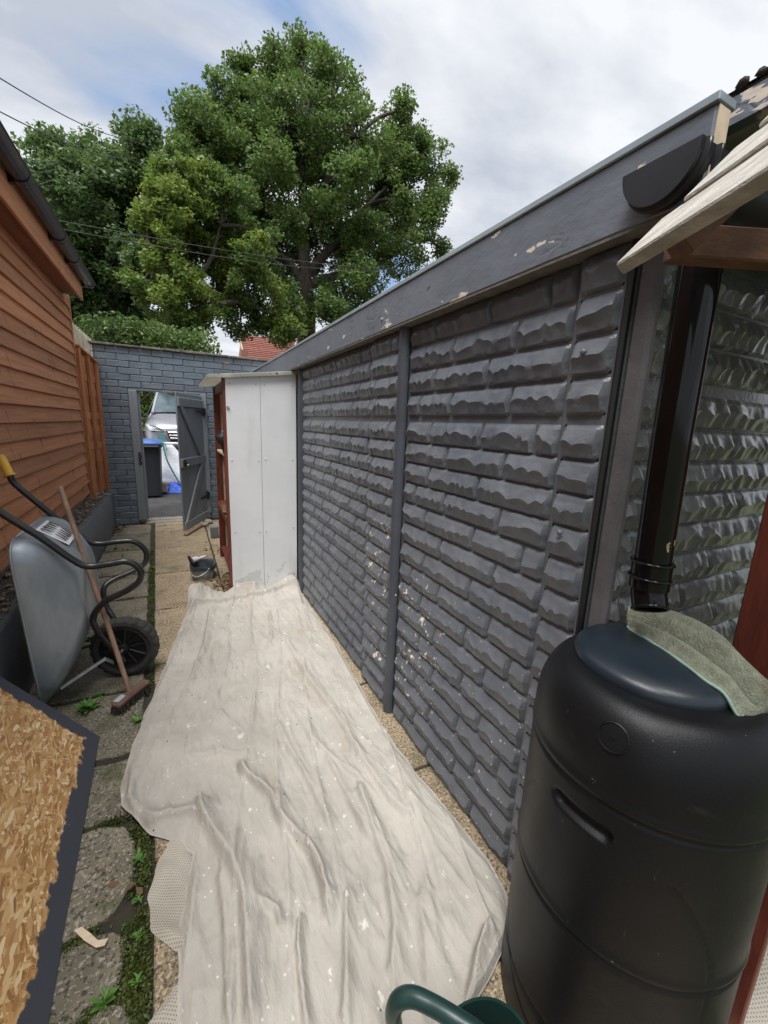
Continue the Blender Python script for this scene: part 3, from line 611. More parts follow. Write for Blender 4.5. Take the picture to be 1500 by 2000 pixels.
# low painted retaining wall with soil on top, between shed and path
pl = thing('retaining_wall', 'low grey painted retaining wall at the foot of the shed', 'wall', (-.85, 3, 0))
P = []
for i in range(60):
    y = -.5+7.1*i/59; top = .465+.02*mnoise.noise((y*1.7, 2, 0)); b = .012*mnoise.noise((y*1.1, 0, 7))
    P.append([(-.80+b, y, -.05), (-.802+b, y, top*.5), (-.806+b*.5, y, top-.02), (-.818, y, top), (-.86, y, top+.004)])
m = MB(); m.grid(P[::-1]); part('face', m, 'plinth_paint', pl, smooth=True, auto=50)
P = []
for i in range(90):
    y = -.5+7.1*i/89; P.append([(x, y, .47-.01+.035*mnoise.noise((x*7, y*5, 0))+.03*((-.84-x)/.17)) for x in np.linspace(-.855, -1.012, 6)])
m = MB(); m.grid(P); part('soil_top', m, 'gravel_soil', pl, smooth=True)
sv = []
m = MB()
for i in range(420):
    y = random.uniform(2.2, 6.5); x = random.uniform(-.99, -.83); r = random.uniform(.006, .015)
    z = .478+.03*((-.84-x)/.17)+.035*mnoise.noise((x*7, y*5, 0)); rr = random.random()
    m.lathe([(r*.6, -r*.6), (r, 0), (r*.5, r*.6)], 6, (x, y, z), disp=lambda a, zz_, q: random.uniform(-.3, .2)*q)
o = part('loose_stones', m, 'concrete', pl); o['kind'] = 'stuff'

# short fence panel between shed and brick wall
A, B = Vector((-.985, 6.13, 0)), Vector((-.872, 6.63, 0)); fd = (B-A)
fence = thing('fence_panel', 'short orange timber fence panel between shed and grey brick wall', 'fence', (-.93, 6.35, .5))
def fp(t, z, o=0): q = A+fd*t; nn = Vector((fd.y, -fd.x, 0)).normalized(); return Vector((q.x, q.y, z))+nn*o
def ftop(t): return 2.27-.13*t
for k in range(19):
    z = .52+k*.092; hh = .10+random.uniform(-.012, .012); a, b = .0, .98
    m = MB(); m.hexa(fp(a, z, random.uniform(-.004, .004)), fp(b, z+random.uniform(-.008, .008))-fp(a, z), Vector((0, 0, hh)), fp(0, 0, -.012)-fp(0, 0))
    for v in m.v: v.z = min(v.z, ftop(.5)-.005)
    part('board', m, 'fence_wood', fence, bevel=.002)
for t in (.0, .46, .90):
    m = MB(); m.hexa(fp(t, .44 if t == 0 else .5, .006), fp(t+.09, 0)-fp(t, 0), fp(0, 0, .034)-fp(0, 0), (0, 0, ftop(t)-.50 if t else ftop(t)-.45)); part('batten', m, 'fence_wood', fence, bevel=.003)
m = MB(); a, b = fp(-.02, ftop(0)), fp(1.0, ftop(1)); nn = fp(0, 0, 1)-fp(0, 0); m.hexa(a-nn*.03, b-a, nn*.08, (0, 0, .022)); part('capping_rail', m, 'fence_wood', fence, bevel=.003)
slat = thing('slatted_screen', 'pale vertical slatted screen showing above the orange fence panel', 'screen', (-1.05, 6.4, 2.2))
for k in range(12):
    m = MB(); q = Vector((-1.035+.012*k, 6.12+k*.05, 0)); m.box(q.x-.01, q.x+.01, q.y, q.y+.032, 2.0, 2.58-.012*k); part('slat', m, 'pale_slat', slat, bevel=.003)
m = MB(); m.beam((-1.05, 6.12, 2.2), (-.915, 6.7, 2.15), .02, .05); part('rail', m, 'pale_slat', slat)

# ================================================================== BRICK WALL WITH GATEWAY
YB = 6.65; CB = .0852; BL = .262
bw = thing('brick_wall', 'blue-grey painted brick wall with a gateway closing the far end of the passage', 'wall', (0, 6.7, 0))
OX0, OX1, OZ = -.537, .437, 1.872
m = MB(); m.box(-1.3, OX0+.004, YB+.006, YB+.20, -.1, OZ+.006); part('mortar_core', m, 'mortar_paint', bw)
m = MB(); m.box(OX1-.004, 1.35, YB+.006, YB+.20, -.1, OZ+.006); part('mortar_core', m, 'mortar_paint', bw)
m = MB(); m.box(-1.3, 1.35, YB+.006, YB+.20, OZ+.0062, 2.386); part('mortar_core', m, 'mortar_paint', bw)
bcache = {}
def brick_me(L_, matname, H_=CB-.010):
    key = (round(L_, 3), matname, round(H_, 3))
    if key not in bcache:
        for i in range(1):
            m = MB(); m.box(0, L_, -.004, .03, 0, H_)
            for v in m.v: v.x += random.uniform(-.0015, .0015); v.z += random.uniform(-.002, .002); v.y += random.uniform(-.0015, .0015)
            bcache[key] = mesh_from(m, 'brick', matname, bevel=.004)
    return bcache[key]
for r in range(28):
    z0 = .003+r*CB
    def run(x0, x1, off):
        x = x0-off
        while x < x1-.01:
            a, b = max(x, x0), min(x+BL-.010, x1); x += BL
            if b-a < .035: continue
            me = brick_me(b-a, 'brick_paint'); o = inst('brick', me, bw, (a, YB+random.uniform(-.0025, .002), z0+random.uniform(-.0015, .0015))); o.rotation_euler = (0, random.uniform(-.004, .004), 0)
    off = (r % 2)*BL*.5+random.uniform(0, .02)
    wx0 = -.874
    if z0 < OZ-.01:
        run(wx0, OX0, off); run(OX1, 1.3, off+.1)
    else: run(wx0, 1.3, off)
    if z0 > 1.95:                          # unpainted-grey, whitened bricks at the left end
        for a, b in ((-1.24, -1.06), (-1.05, -.884)) if r % 2 else ((-1.24, -1.13), (-1.12, -.884)):
            inst('brick', brick_me(b-a, 'white_paint'), bw, (a, YB, z0))
m = MB(); m.box(.0, .075, -.0052, .0, 0, .022); inst('chipped_patch', mesh_from(m, 'chipped_patch', 'red_brick'), bw, (.69, YB-.002, 2.295))
x = -1.25
while x < 1.3:
    L_ = random.uniform(.22, .34); m = MB(); m.box(x, x+L_-.008, YB-.035, YB+.24, 2.388, 2.412+random.uniform(0, .008)); part('coping_tile', m, 'coping', bw, bevel=.005); x += L_

gate = thing('garden_gate', 'grey painted ledged and braced gate standing open in its frame', 'gate', (.39, 6.62, 0))
m = MB(); m.box(OX0+.006, OX0+.105, YB-.012, YB+.09, .05, OZ-.03); fl = part('frame_post', m, 'gate_paint', gate, bevel=.004)
m = MB(); m.box(OX0+.1052, OX0+.130, YB+.030, YB+.088, .05, OZ-.03); part('door_stop', m, 'gate_paint', gate, bevel=.003)
m = MB(); m.box(OX1-.085, OX1-.006, YB-.012, YB+.09, .10, OZ-.03); part('frame_post', m, 'gate_paint', gate, bevel=.004)
m = MB(); m.box(OX0+.006, OX1-.006, YB-.0, YB+.088, OZ-.0295, OZ); part('frame_head', m, 'gate_paint', gate, bevel=.004)
for x in (OX0+.015, OX1-.075):
    P = []; m = MB(); m.lathe([(.045, 0), (.043, .04), (.036, .085), (.02, .10)], 9, (x+.035, YB+.035, 0), disp=lambda a, z, q: random.uniform(-.2, .2)*q); part('post_foot', m, 'concrete', gate, smooth=True)
for i, zc in enumerate((.935, .845)):
    cu = bpy.data.curves.new('numeral', 'FONT'); cu.body = '5'; cu.size = .105; cu.extrude = .002; cu.offset = .0035
    ob = bpy.data.objects.new('tmp', cu); me = bpy.data.meshes.new_from_object(ob); bpy.data.objects.remove(ob)
    me.transform(Matrix.Rotation(math.pi/2, 4, 'X')); finish(me, 'label_black', False); me.name = 'numeral'
    inst('numeral', me, fl, (OX0+.055, YB-.015, zc), None)
HG, FE = Vector((.372, 6.60, 0)), Vector((.038, 5.83, 0)); gd = (FE-HG).normalized(); gn = Vector((-gd.y, gd.x, 0)).normalized()
if gn.x < 0: gn = -gn                      # face seen from the garden
GL = (FE-HG).length; GZ0, GZ1 = .045, 1.815
leaf = bpy.data.objects.new('gate_leaf', None); leaf.location = HG-wloc(gate); link(leaf, gate); leaf.empty_display_size = .1
def gq(s, z, o): p = HG+gd*s+gn*o; return Vector((p.x, p.y, z))
for k in range(6):
    a, b = GL*k/6+.0015, GL*(k+1)/6-.0015; m = MB(); m.hexa(gq(a, GZ0, 0), gd*(b-a), gn*-.018, (0, 0, GZ1-GZ0)); part('plank', m, 'gate_paint', leaf, bevel=.003)
for zc, hh in ((1.70, .11), (.93, .11), (.10, .11)):
    m = MB(); m.hexa(gq(.02, zc-hh/2, .0005), gd*(GL-.025), gn*.026, (0, 0, hh)); part('ledge', m, 'gate_paint', leaf, bevel=.004)
def brace(s0, z0, s1, z1):
    a, b = gq(s0, z0, .0005), gq(s1, z1, .0005); d = (b-a); wv = d.cross(gn).normalized()*.085; m = MB(); m.hexa(a-wv/2, d, wv, gn*.023); part('brace', m, 'gate_paint', leaf, bevel=.004)
brace(GL-.07, 1.67, .12, .96); brace(.12, .90, GL-.08, .13)
for zc in (1.60, .38):
    m = MB(); m.prism([gq(-.005, zc-.028, .030), gq(-.005, zc+.028, .030), gq(.32, zc+.010, .030), gq(.34, zc, .030), gq(.32, zc-.010, .030)], gn*.005); m.tube([gq(-.004, zc-.05, .034), gq(-.004, zc+.05, .034)], .011, 8); m.box(.372, .40, 6.615, 6.636, zc-.06, zc+.06); part('strap_hinge', m, 'black_iron', leaf)
m = MB(); m.hexa(gq(GL-.13, .915, .027), gd*.10, gn*.010, (0, 0, .028)); m.hexa(gq(GL-.10, .89, .027), gd*.05, gn*.006, (0, 0, .085)); m.tube([gq(GL-.085, .905, .03), gq(GL-.085, .905, .06)], .011, 10); part('latch', m, 'black_iron', leaf, bevel=.002)
m = MB(); m.lathe([(.014, 0), (.014, .008), (.006, .012)], 10, gq(GL-.085, .905, .062), M=Matrix.Rotation(math.pi/2, 3, 'X')); part('latch_knob', m, 'steel', leaf)

# ================================================================== WHITE STORAGE UNIT
cab = thing('storage_unit', 'open-sided storage unit with white panels and dark red frame against garage wall', 'storage unit', (.66, 4.1, 0))
y0, y1 = 3.60, 4.75; xl, xr = .375, .945
def ctop(x): return 1.835+(x-.37)*.125
for a, b in ((xl+.002, .645), (.6475, xr)):
    m = MB(); m.prism([(a, y0, .01), (b, y0, .01), (b, y0, ctop(b)), (a, y0, ctop(a))], (0, -.012, 0)); pn = part('white_panel', m, 'white_panel', cab, bevel=.0015)
    for zc in (.12, .55, 1.18, ctop(a)-.06):
        for xx in (a+.03, b-.03):
            m = MB(); m.lathe([(.006, 0), (.006, .002), (.003, .004)], 8, (xx+random.uniform(-.005, .005), y0-.012, zc+random.uniform(-.015, .015)), M=Matrix.Rotation(math.pi/2, 3, 'X')); part('screw', m, 'steel', pn)
for (a, b, c, d) in ((xl-.022, xl+.030, y0+.0005, y0+.05), (xl, xl+.065, y1-.05, y1), (xr-.05, xr, y0+.0005, y0+.05), (xr-.05, xr, y1-.05, y1)):
    m = MB(); m.box(a, b, c, d, .0, ctop((a+b)/2)-.01); part('upright', m, 'red_stain', cab, bevel=.003)
m = MB(); m.beam((xl+.02, y0+.052, 1.775), (xl+.03, y1-.052, 1.79), .035, .09); part('top_rail', m, 'red_stain', cab, bevel=.003)
m = MB(); m.box(xl+.02, xr-.001, y1-.0495, y1-.040, .05, 1.78); m.box(xr-.001, xr+.005, y0+.052, y1-.052, .05, 1.78); part('back_board', m, 'cream_board', cab)
for zc in (1.17, .62, .10):
    m = MB(); m.box(xl+.012, xr-.002, y0+.051, y1-.0505, zc, zc+.022); sh = part('shelf', m, 'cream_board' if zc > 1 else 'red_stain', cab, bevel=.002)
m = MB(); m.box(xl-.012, xl+.006, y0+.06, y1-.06, .585, .64); part('shelf_lip', m, 'red_stain', cab, bevel=.002)
m = MB(); m.hexa((.245, y0-.03, ctop(.245)+.0), (xr+.01-.245, 0, (xr+.01-.245)*.125), (0, y1-y0+.08, .0), (0, 0, .016)); part('roof_sheet', m, 'old_white', cab, bevel=.003)
m = MB(); m.hexa((.25, y0-.045, ctop(.25)-.012), (xr+.01-.25, 0, (xr+.01-.25)*.125), (0, .014, 0), (0, 0, .03)); part('roof_edge_strip', m, 'old_white', cab, bevel=.002)
m = MB(); m.box(xl-.034, xl-.0225, y0+.004, y0+.05, .28, .40); part('hinge_block', m, 'red_stain', cab)
m = MB(); m.lathe([(.012, 0), (.012, .008)], 10, (xl+.015, y0-.014, 1.60), M=Matrix.Rotation(math.pi/2, 3, 'X')); part('cup_hook', m, 'steel', cab)
def lump(c, rx, ry, rz, seed, amp=.18, n=20, k=12, fr=2.0):
    m = MB(); c = Vector(c); P = []
    for i in range(k+1):
        ph = math.pi*i/k-math.pi/2; row = []
        for j in range(n+1):
            a = 2*math.pi*(j % n)/n; d = Vector((math.cos(ph)*math.cos(a), math.cos(ph)*math.sin(a), math.sin(ph)))
            q = 1+amp*mnoise.noise(d*fr+Vector((seed, seed, 0)))+amp*.5*mnoise.noise(d*fr*2.7+Vector((0, seed, seed)))
            p = Vector((d.x*rx, d.y*ry, max(d.z, -.8)*rz))*q; row.append(c+p)
        P.append(row)
    m.grid(P); return m
single('filled_black_bag', lump((.50, 4.05, 1.305), .15, .22, .14, 3, .35), 'black_bag', 'shiny black plastic bag on the upper shelf of the white unit', 'bag', (.50, 4.05, 1.19), smooth=True)
single('leaf_debris', lump((.43, 4.1, .655), .05, .25, .02, 9, .9, fr=4), 'dry_leaf', 'small heap of dry brown leaf debris on the unit middle shelf', 'debris', (.43, 4.1, .642))
m = MB(); m.box(.335, .43, 5.50, 5.62, .0, .155); single('concrete_block', m, 'concrete_grey', 'grey painted block on the path behind the storage unit', 'block', (.38, 5.56, 0), bevel=.012)
m = MB(); m.beam((.33, 6.35, .02), (.045, 5.72, .018), .05, .028); single('timber_offcut', m, 'broom_wood', 'loose timber offcut on the slabs beneath the gate bottom edge', 'offcut', (.18, 6.0, 0), bevel=.003)
for i, (x, y, r) in enumerate(((.30, 6.2, .045), (.36, 6.33, .05))):
    single('rubble_stone', lump((x, y, r*.6), r*1.2, r, r*.75, 20+i, .3), 'concrete', ('smaller' if i == 0 else 'larger')+' rubble stone on the path by the gate hinge post', 'stone', (x, y, 0), smooth=True)

# ================================================================== PAINT SCUTTLE
pb = thing('paint_scuttle', 'grey paint scuttle with black liner and wire handle on the path', 'bucket', (.165, 4.13, 0))
def ring4(cx, cy, sx, sy, z, k=24, q=4.5):
    o = []
    for i in range(k):
        a = 2*math.pi*i/k; t = (abs(math.cos(a))**q+abs(math.sin(a))**q)**(-1/q); o.append(Vector((cx+sx*t*math.cos(a), cy+sy*t*math.sin(a), z)))
    return o
def loft(rings, closed_bottom=True, top=False):
    m = MB(); k = len(rings[0]); m.v = [p for r in rings for p in r]
    for i in range(len(rings)-1):
        for j in range(k): m.f.append((i*k+j, i*k+(j+1) % k, (i+1)*k+(j+1) % k, (i+1)*k+j))
    if closed_bottom: m.f.append(list(range(k))[::-1])
    if top: m.f.append(list(range((len(rings)-1)*k, len(rings)*k)))
    return m
cx, cy = .165, 4.13
part('tub', loft([ring4(cx, cy, .088, .10, .004), ring4(cx, cy, .092, .105, .03), ring4(cx, cy, .094, .107, .032), ring4(cx, cy, .106, .120, .125), ring4(cx, cy, .100, .114, .125), ring4(cx, cy, .088, .10, .02)]), 'bucket_grey', pb, smooth=True, auto=35)
part('liner', loft([ring4(cx, cy, .110, .125, .098), ring4(cx, cy, .116, .13, .125), ring4(cx, cy, .112, .126, .140), ring4(cx, cy, .096, .11, .135), ring4(cx, cy, .075, .09, .06), ring4(cx, cy, .03, .03, .045)], False, True), 'tub_liner', pb, smooth=True, auto=50)
m = MB(); m.tube(smooth_path([(cx-.112, cy+.02, .115), (cx-.10, cy-.10, .07), (cx-.06, cy-.150, .055), (cx+.02, cy-.145, .09), (cx+.05, cy-.135, .125)]), .005, 6); part('handle', m, 'steel', pb, smooth=True)
br = thing('paint_brush', 'black-handled paint brush standing in the paint scuttle', 'brush', (.09, 4.12, .05))
m = MB(); m.beam((.085, 4.10, .10), (.045, 4.09, .235), .024, .012, (0, 1, 0)); part('handle', m, 'black_plastic', br, bevel=.004)
m = MB(); m.beam((.1, 4.105, .05), (.086, 4.10, .10), .05, .016, (0, 1, 0)); part('ferrule', m, 'steel', br)
rl = thing('paint_roller', 'paint-stained roller lying across the paint scuttle rim', 'roller', (.15, 4.22, .13))
m = MB(); m.tube([(.08, 4.20, .150), (.125, 4.215, .158)], .028, 14); part('sleeve', m, 'roller_fleece', rl, smooth=True, auto=50)
m = MB(); m.tube([(.125, 4.215, .158), (.205, 4.24, .170)], .011, 10); part('handle', m, 'label_white', rl, smooth=True)

# ================================================================== WHEELBARROW, tipped up against the shed
wbw = thing('wheelbarrow', 'galvanised wheelbarrow with black tube frame tipped up against the shed', 'wheelbarrow', (-.5, 2.6, 0))
def bt(pl, dy=0): return [Vector(p)+Vector((0, dy, 0)) for p in pl]
near = [gy(-40, 968, 2.40), gy(0, 1000, 2.40), gy(80, 1050, 2.40), gy(140, 1092, 2.40), gy(172, 1106, 2.40), gy(215, 1101, 2.40), gy(250, 1097, 2.40), gy(274, 1113, 2.40), gy(272, 1135, 2.41), gy(248, 1153, 2.42), gy(205, 1175, 2.44), gy(183, 1203, 2.46), gy(188, 1228, 2.47), gy(215, 1262, 2.50), gy(243, 1292, 2.525)]
far = [gy(4, 898, 2.92), gy(19, 928, 2.90), gy(30, 946, 2.90), gy(80, 988, 2.90), gy(138, 1035, 2.90), gy(175, 1058, 2.90), gy(195, 1062, 2.90), gy(230, 1058, 2.90), gy(262, 1058, 2.90), gy(284, 1075, 2.90), gy(284, 1098, 2.89), gy(262, 1114, 2.87), gy(222, 1132, 2.84), gy(203, 1150, 2.80), gy(208, 1185, 2.78), gy(224, 1212, 2.74), gy(238, 1262, 2.70)]
for pl_ in (near, far):
    m = MB(); m.tube(smooth_path(pl_, 7), .0165, 12); part('frame_tube', m, 'black_tube', wbw, smooth=True)
for a, b in ((far[1], far[0]), (near[0], near[0]+(near[0]-near[1]).normalized()*.11)):
    d = (b-a).normalized(); m = MB(); m.tube([a-d*.006, a-d*.005, a+d*.004, a+d*.005, a+d*.10, a+d*.112, a+d*.115], [.015, .027, .027, .0215, .0215, .018, .004], 14); part('grip', m, 'yellow_grip', wbw, smooth=True, auto=50)
# tray: rim rectangle lofted to base rectangle with rounded corners
RT, RB = Vector((-.70, 0, .92)), Vector((-.665, 0, .06)); BT, BB = Vector((-.478, 0, .745)), Vector((-.462, 0, .40))
def tray_ring(t, off=0, k=8):
    Dv = (BT+BB-RT-RB)*.5; q = t**1.7; a, b = RT+Dv*t+(BT-RT-Dv)*q, RB+Dv*t+(BB-RB-Dv)*q; yn, yf = 2.315+.115*q, 3.02-.14*q; o = []; rc = .10+.02*q
    h = (b-a).length; W_ = yf-yn; ex = (b-a).normalized(); 
    for (qx, qy, s) in ((rc, rc, 2), (h-rc, rc, 3), (h-rc, W_-rc, 0), (rc, W_-rc, 1)):
        pass
    cs = [((rc, rc), math.pi), ((h-rc, rc), 1.5*math.pi), ((h-rc, W_-rc), 0), ((rc, W_-rc), .5*math.pi)]
    nrm = Vector((ex.z, 0, -ex.x))
    for (c, s0) in cs:
        for i in range(k+1):
            g = s0+.5*math.pi*i/k; p = a+ex*(c[0]+rc*math.cos(g)); o.append(Vector((p.x, yn+c[1]+rc*math.sin(g), p.z))+nrm*off)
    return o
rings = [tray_ring(t) for t in (0, .08, .25, .45, .62, .76, .88, .96)]+[[p.lerp(sum(tray_ring(1), Vector())/36, .05) for p in tray_ring(1)], ]
inner = [[p+Vector((-.004, 0, 0)) for p in r] for r in rings]
m = loft(rings, False, True); m2 = loft(inner, False, True); m.add(m2.v, [f[::-1] for f in m2.f])
tray = part('tray', m, 'galvanised', wbw, smooth=True, auto=55)
rim_ = tray_ring(0); m = MB(); m.tube(rim_+rim_[:1], .006, 8); part('rolled_rim', m, 'galvanised', tray, smooth=True)
# label on the tray's rear panel
c0, c1 = rings[1], rings[4]
def rearp(s, t): # point on the rear (upper) panel
    Dv = (BT+BB-RT-RB)*.5; q = t**1.7; a = RT+Dv*t+(BT-RT-Dv)*q; yn, yf = 2.315+.115*q, 3.02-.14*q; nn = Vector((.6, 0, .8)).normalized(); p = Vector((a.x, yn+(yf-yn)*s, a.z)); d = (BT-RT).normalized(); nn = Vector((-d.z, 0, d.x)); nn = nn if nn.z > 0 else -nn; return p+nn*.012
m = MB(); m.prism([rearp(.30, .2), rearp(.62, .2), rearp(.62, .75), rearp(.30, .75)], (.0005, 0, .0005)); lb = part('label', m, 'label_white', tray)
for r_ in range(2):
    for c_ in range(5):
        s0 = .335+c_*.055+random.uniform(0, .01); t0 = .25+r_*.25; m = MB(); m.prism([p+Vector((.001, 0, .001)) for p in (rearp(s0, t0), rearp(s0+random.uniform(.012, .03), t0+.02), rearp(s0+.026, t0+.2), rearp(s0+.003, t0+.18))], (.0005, 0, .0005)); part('print_mark', m, 'label_black', lb)
# wheel
WC = Vector((-.333, 2.615, .177)); WM = Matrix.Rotation(R_(-14), 3, 'Z') @ Matrix.Rotation(math.pi/2, 3, 'X')
wh = bpy.data.objects.new('wheel', None); wh.location = WC-wloc(wbw); link(wh, wbw); wh.empty_display_size = .05
prof = [(.128, -.034), (.150, -.044), (.168, -.038), (.176, -.018), (.178, 0), (.176, .018), (.168, .038), (.150, .044), (.128, .034)]
m = MB(); m.lathe(prof, 72, WC, M=WM, disp=lambda a, z, r: (.0035 if (int(a*72/(2*math.pi)+.5) % 3) else -.004) if r > .16 else 0); m.f = m.f[:-2]
part('tyre', m, 'tyre', wh, smooth=True, auto=40)
m = MB(); m.lathe([(.130, -.034), (.122, -.036), (.118, -.012), (.118, .012), (.122, .036), (.130, .034)], 48, WC, M=WM); m.f = m.f[:-2]; m.lathe([(.118, -.006), (.02, -.006), (.02, .006), (.118, .006)], 48, WC, M=WM); m.f = m.f[:-2]
part('rim', m, 'rim_plastic', wh, smooth=True, auto=40)
for k in range(10):
    a = 2*math.pi*k/10+.2; d = WM @ Vector((math.cos(a), math.sin(a), 0)); ax_ = WM @ Vector((0, 0, 1)); m = MB(); m.beam(WC+d*.025, WC+d*.12, .011, .05, ax_); part('spoke', m, 'rim_plastic', wh, bevel=.003)
m = MB(); m.lathe([(.004, -.05), (.024, -.045), (.028, -.03), (.028, .03), (.024, .045), (.004, .05)], 20, WC, M=WM); part('hub', m, 'rim_plastic', wh, smooth=True, auto=40)
m = MB(); ax_ = WM @ Vector((0, 0, 1)); m.tube([WC-ax_*.09, WC+ax_*.09], .008, 10); part('axle', m, 'steel', wh)
m = MB(); a_, b_, c_ = gy(118, 1345, 2.36), gy(205, 1287, 2.44), gy(222, 1294, 2.5)
for p, q in ((a_, b_), (b_, c_)): m.beam(p, q, .004, .022, (0, 1, .3))
part('stay', m, 'zinc_strap', wbw, bevel=.001)
m = MB(); m.beam(gy(150, 1268, 2.8), gy(190, 1258, 2.75), .004, .02, (0, 1, .3)); part('stay', m, 'black_tube', wbw)

# broom leaning through the barrow frame
bm_ = thing('broom', 'wooden broom leaning against the wheelbarrow with its head on the path', 'broom', (-.3, 2.37, 0))
hb = gz(252, 1347, .075); ht = gy(117, 950, 2.76)
d = ht-hb; m = MB(); m.tube([hb-d*.02, hb+d*.3+Vector((.003, 0, 0)), hb+d*.7, ht-d*.006, ht], [.0125, .0125, .0125, .0125, .009], 12); part('handle', m, 'broom_wood', bm_, smooth=True, auto=50)
e0, e1 = gz(224, 1380, .055), gz(286, 1330, .055); m = MB(); m.beam(e0, e1, .055, .032); hd = part('head', m, 'broom_head', bm_, bevel=.01)
m = MB()
for i in range(24):
    for j in range(5):
        p = e0.lerp(e1, (i+.5)/24); sd_ = (e1-e0).cross(Vector((0, 0, 1))).normalized(); q = p+sd_*(.044*(j/4-.5)); q.z = .042
        m.beam(q, (q.x+random.uniform(-.012, .012), q.y+random.uniform(-.012, .012), .001), .008, .008, (0, 1, 0))
o = part('bristles', m, 'bristle', bm_); o['kind'] = 'stuff'
m = MB(); q = e0.lerp(e1, .18); sdv = (e1-e0).normalized(); pv = sdv.cross(Vector((0, 0, 1))); q.z = .0715; m.prism([q-sdv*.03-pv*.02, q+sdv*.03-pv*.022, q+sdv*.028+pv*.006, q-sdv*.025+pv*.01], (0, 0, .001)); part('sticker', m, 'silver_tape', hd)

# ================================================================== OSB BOARD leaning on the low wall
A0 = Vector((-.404, 2.084, .004)); along = Vector((.034, -1.072, 0)).normalized(); upd = Vector((-.66, .10, .75)).normalized(); nn = along.cross(upd).normalized()
if nn.x < 0: nn = -nn
me = bpy.data.meshes.new('osb_board'); La, Lu, th = 2.0, .63, .018
cs = [A0, A0+along*La, A0+along*La+upd*Lu, A0+upd*Lu]; base = Vector((-.5, 1.1, 0))
V = [c-base for c in cs]+[c-nn*th-base for c in cs]
me.from_pydata([tuple(v) for v in V], [], [(0, 1, 2, 3), (7, 6, 5, 4), (0, 4, 5, 1), (1, 5, 6, 2), (2, 6, 7, 3), (3, 7, 4, 0)])
uvl = me.uv_layers.new(name='UVMap'); cuv = [(0, 0), (La, 0), (La, Lu), (0, Lu)]
for lp in me.loops: uvl.data[lp.index].uv = cuv[lp.vertex_index % 4]
finish(me, 'osb', False); ob = bpy.data.objects.new('chipboard_sheet', me); ob.location = base; link(ob)
tag(ob, 'bare chipboard sheet with dark grey painted margin leaning in the left foreground', 'board')

# ================================================================== DUST SHEET
Lp = [(3.62, .035), (3.32, .0), (2.9, -.085), (2.43, -.167), (2.1, -.235), (1.865, -.27), (1.72, -.282), (1.62, -.275), (1.52, -.215), (1.437, -.165), (1.374, -.085), (1.30, -.03), (1.2, -.055), (1.098, -.073), (.864, -.083), (.3, -.10)]
Rp = [(3.62, .925), (3.43, .925), (2.54, .915), (1.97, .88), (1.6, .855), (1.33, .855), (1.09, .885), (.86, .905), (.744, .89), (.66, .83), (.60, .70), (.55, .56), (.5, .50), (.3, .42)]
def interp(tab, y): t = sorted(tab); return float(np.interp(y, [a for a, b in t], [b for a, b in t]))
folds = [ # picture-traced crease lines on the ground, height, width
 ([(470, 1505), (531, 1563), (541, 1600), (573, 1632), (611, 1675), (627, 1707), (640, 1790)], .030, .022), ([(392, 1589), (413, 1632), (451, 1696), (477, 1760), (483, 1867), (490, 1990)], .040, .035),
 ([(584, 1808), (581, 1867), (590, 1950), (597, 2010)], .028, .012), ([(560, 1255), (605, 1333), (669, 1419), (712, 1493), (760, 1563), (792, 1595)], .020, .030), ([(568, 1376), (605, 1440), (690, 1515)], .014, .02),
 ([(701, 1547), (728, 1627), (755, 1696), (770, 1813), (765, 1900)], .024, .024), ([(250, 1600), (290, 1612), (330, 1598), (392, 1586)], .030, .03), ([(255, 1500), (252, 1560), (262, 1590)], .015, .012), ([(675, 1760), (676, 1893), (670, 1990)], .020, .018),
 ([(947, 1824), (930, 1877), (918, 1950)], .035, .018), ([(640, 1480), (690, 1580), (720, 1640)], .018, .02), ([(410, 1195), (400, 1260), (375, 1330)], .018, .02), ([(525, 1195), (530, 1240), (520, 1270)], .014, .014), ([(640, 1240), (690, 1330), (740, 1420)], .012, .02),
 ([(430, 1395), (470, 1430), (480, 1440)], .012, .014), ([(520, 1780), (540, 1790), (548, 1820)], .022, .016), ([(800, 1560), (850, 1680), (880, 1800)], .016, .035), ([(545, 1420), (570, 1470), (610, 1540), (640, 1610)], .014, .022), ([(430, 1720), (440, 1800), (445, 1990)], .018, .02), ([(820, 1760), (830, 1860), (840, 1990)], .016, .03), ([(600, 1660), (640, 1760)], .02, .016),
 ([(365, 1205), (380, 1185), (420, 1180), (500, 1165), (560, 1150), (590, 1152)], .03, .03), ([(320, 1330), (345, 1340), (380, 1330)], .01, .015), ([(380, 1480), (430, 1470), (470, 1475)], .010, .018)]
NV, NU = 440, 190; Yg = np.linspace(3.585, .32, NV); X = np.zeros((NV, NU)); Yy = np.zeros((NV, NU))
for i, y in enumerate(Yg):
    l, r = interp(Lp, y), interp(Rp, y); l += .010*mnoise.noise((y*9, 1, 0)); r += .012*mnoise.noise((y*7, 5, 0)); X[i] = np.linspace(l, r, NU); Yy[i] = y
Zs = np.zeros((NV, NU))
def seg_d(px_, py_, a, b):
    ax, ay = a; bx_, by_ = b; dx, dy = bx_-ax, by_-ay; t = np.clip(((px_-ax)*dx+(py_-ay)*dy)/(dx*dx+dy*dy), 0, 1); side = (px_-ax)*dy-(py_-ay)*dx
    return np.hypot(px_-ax-t*dx, py_-ay-t*dy), side
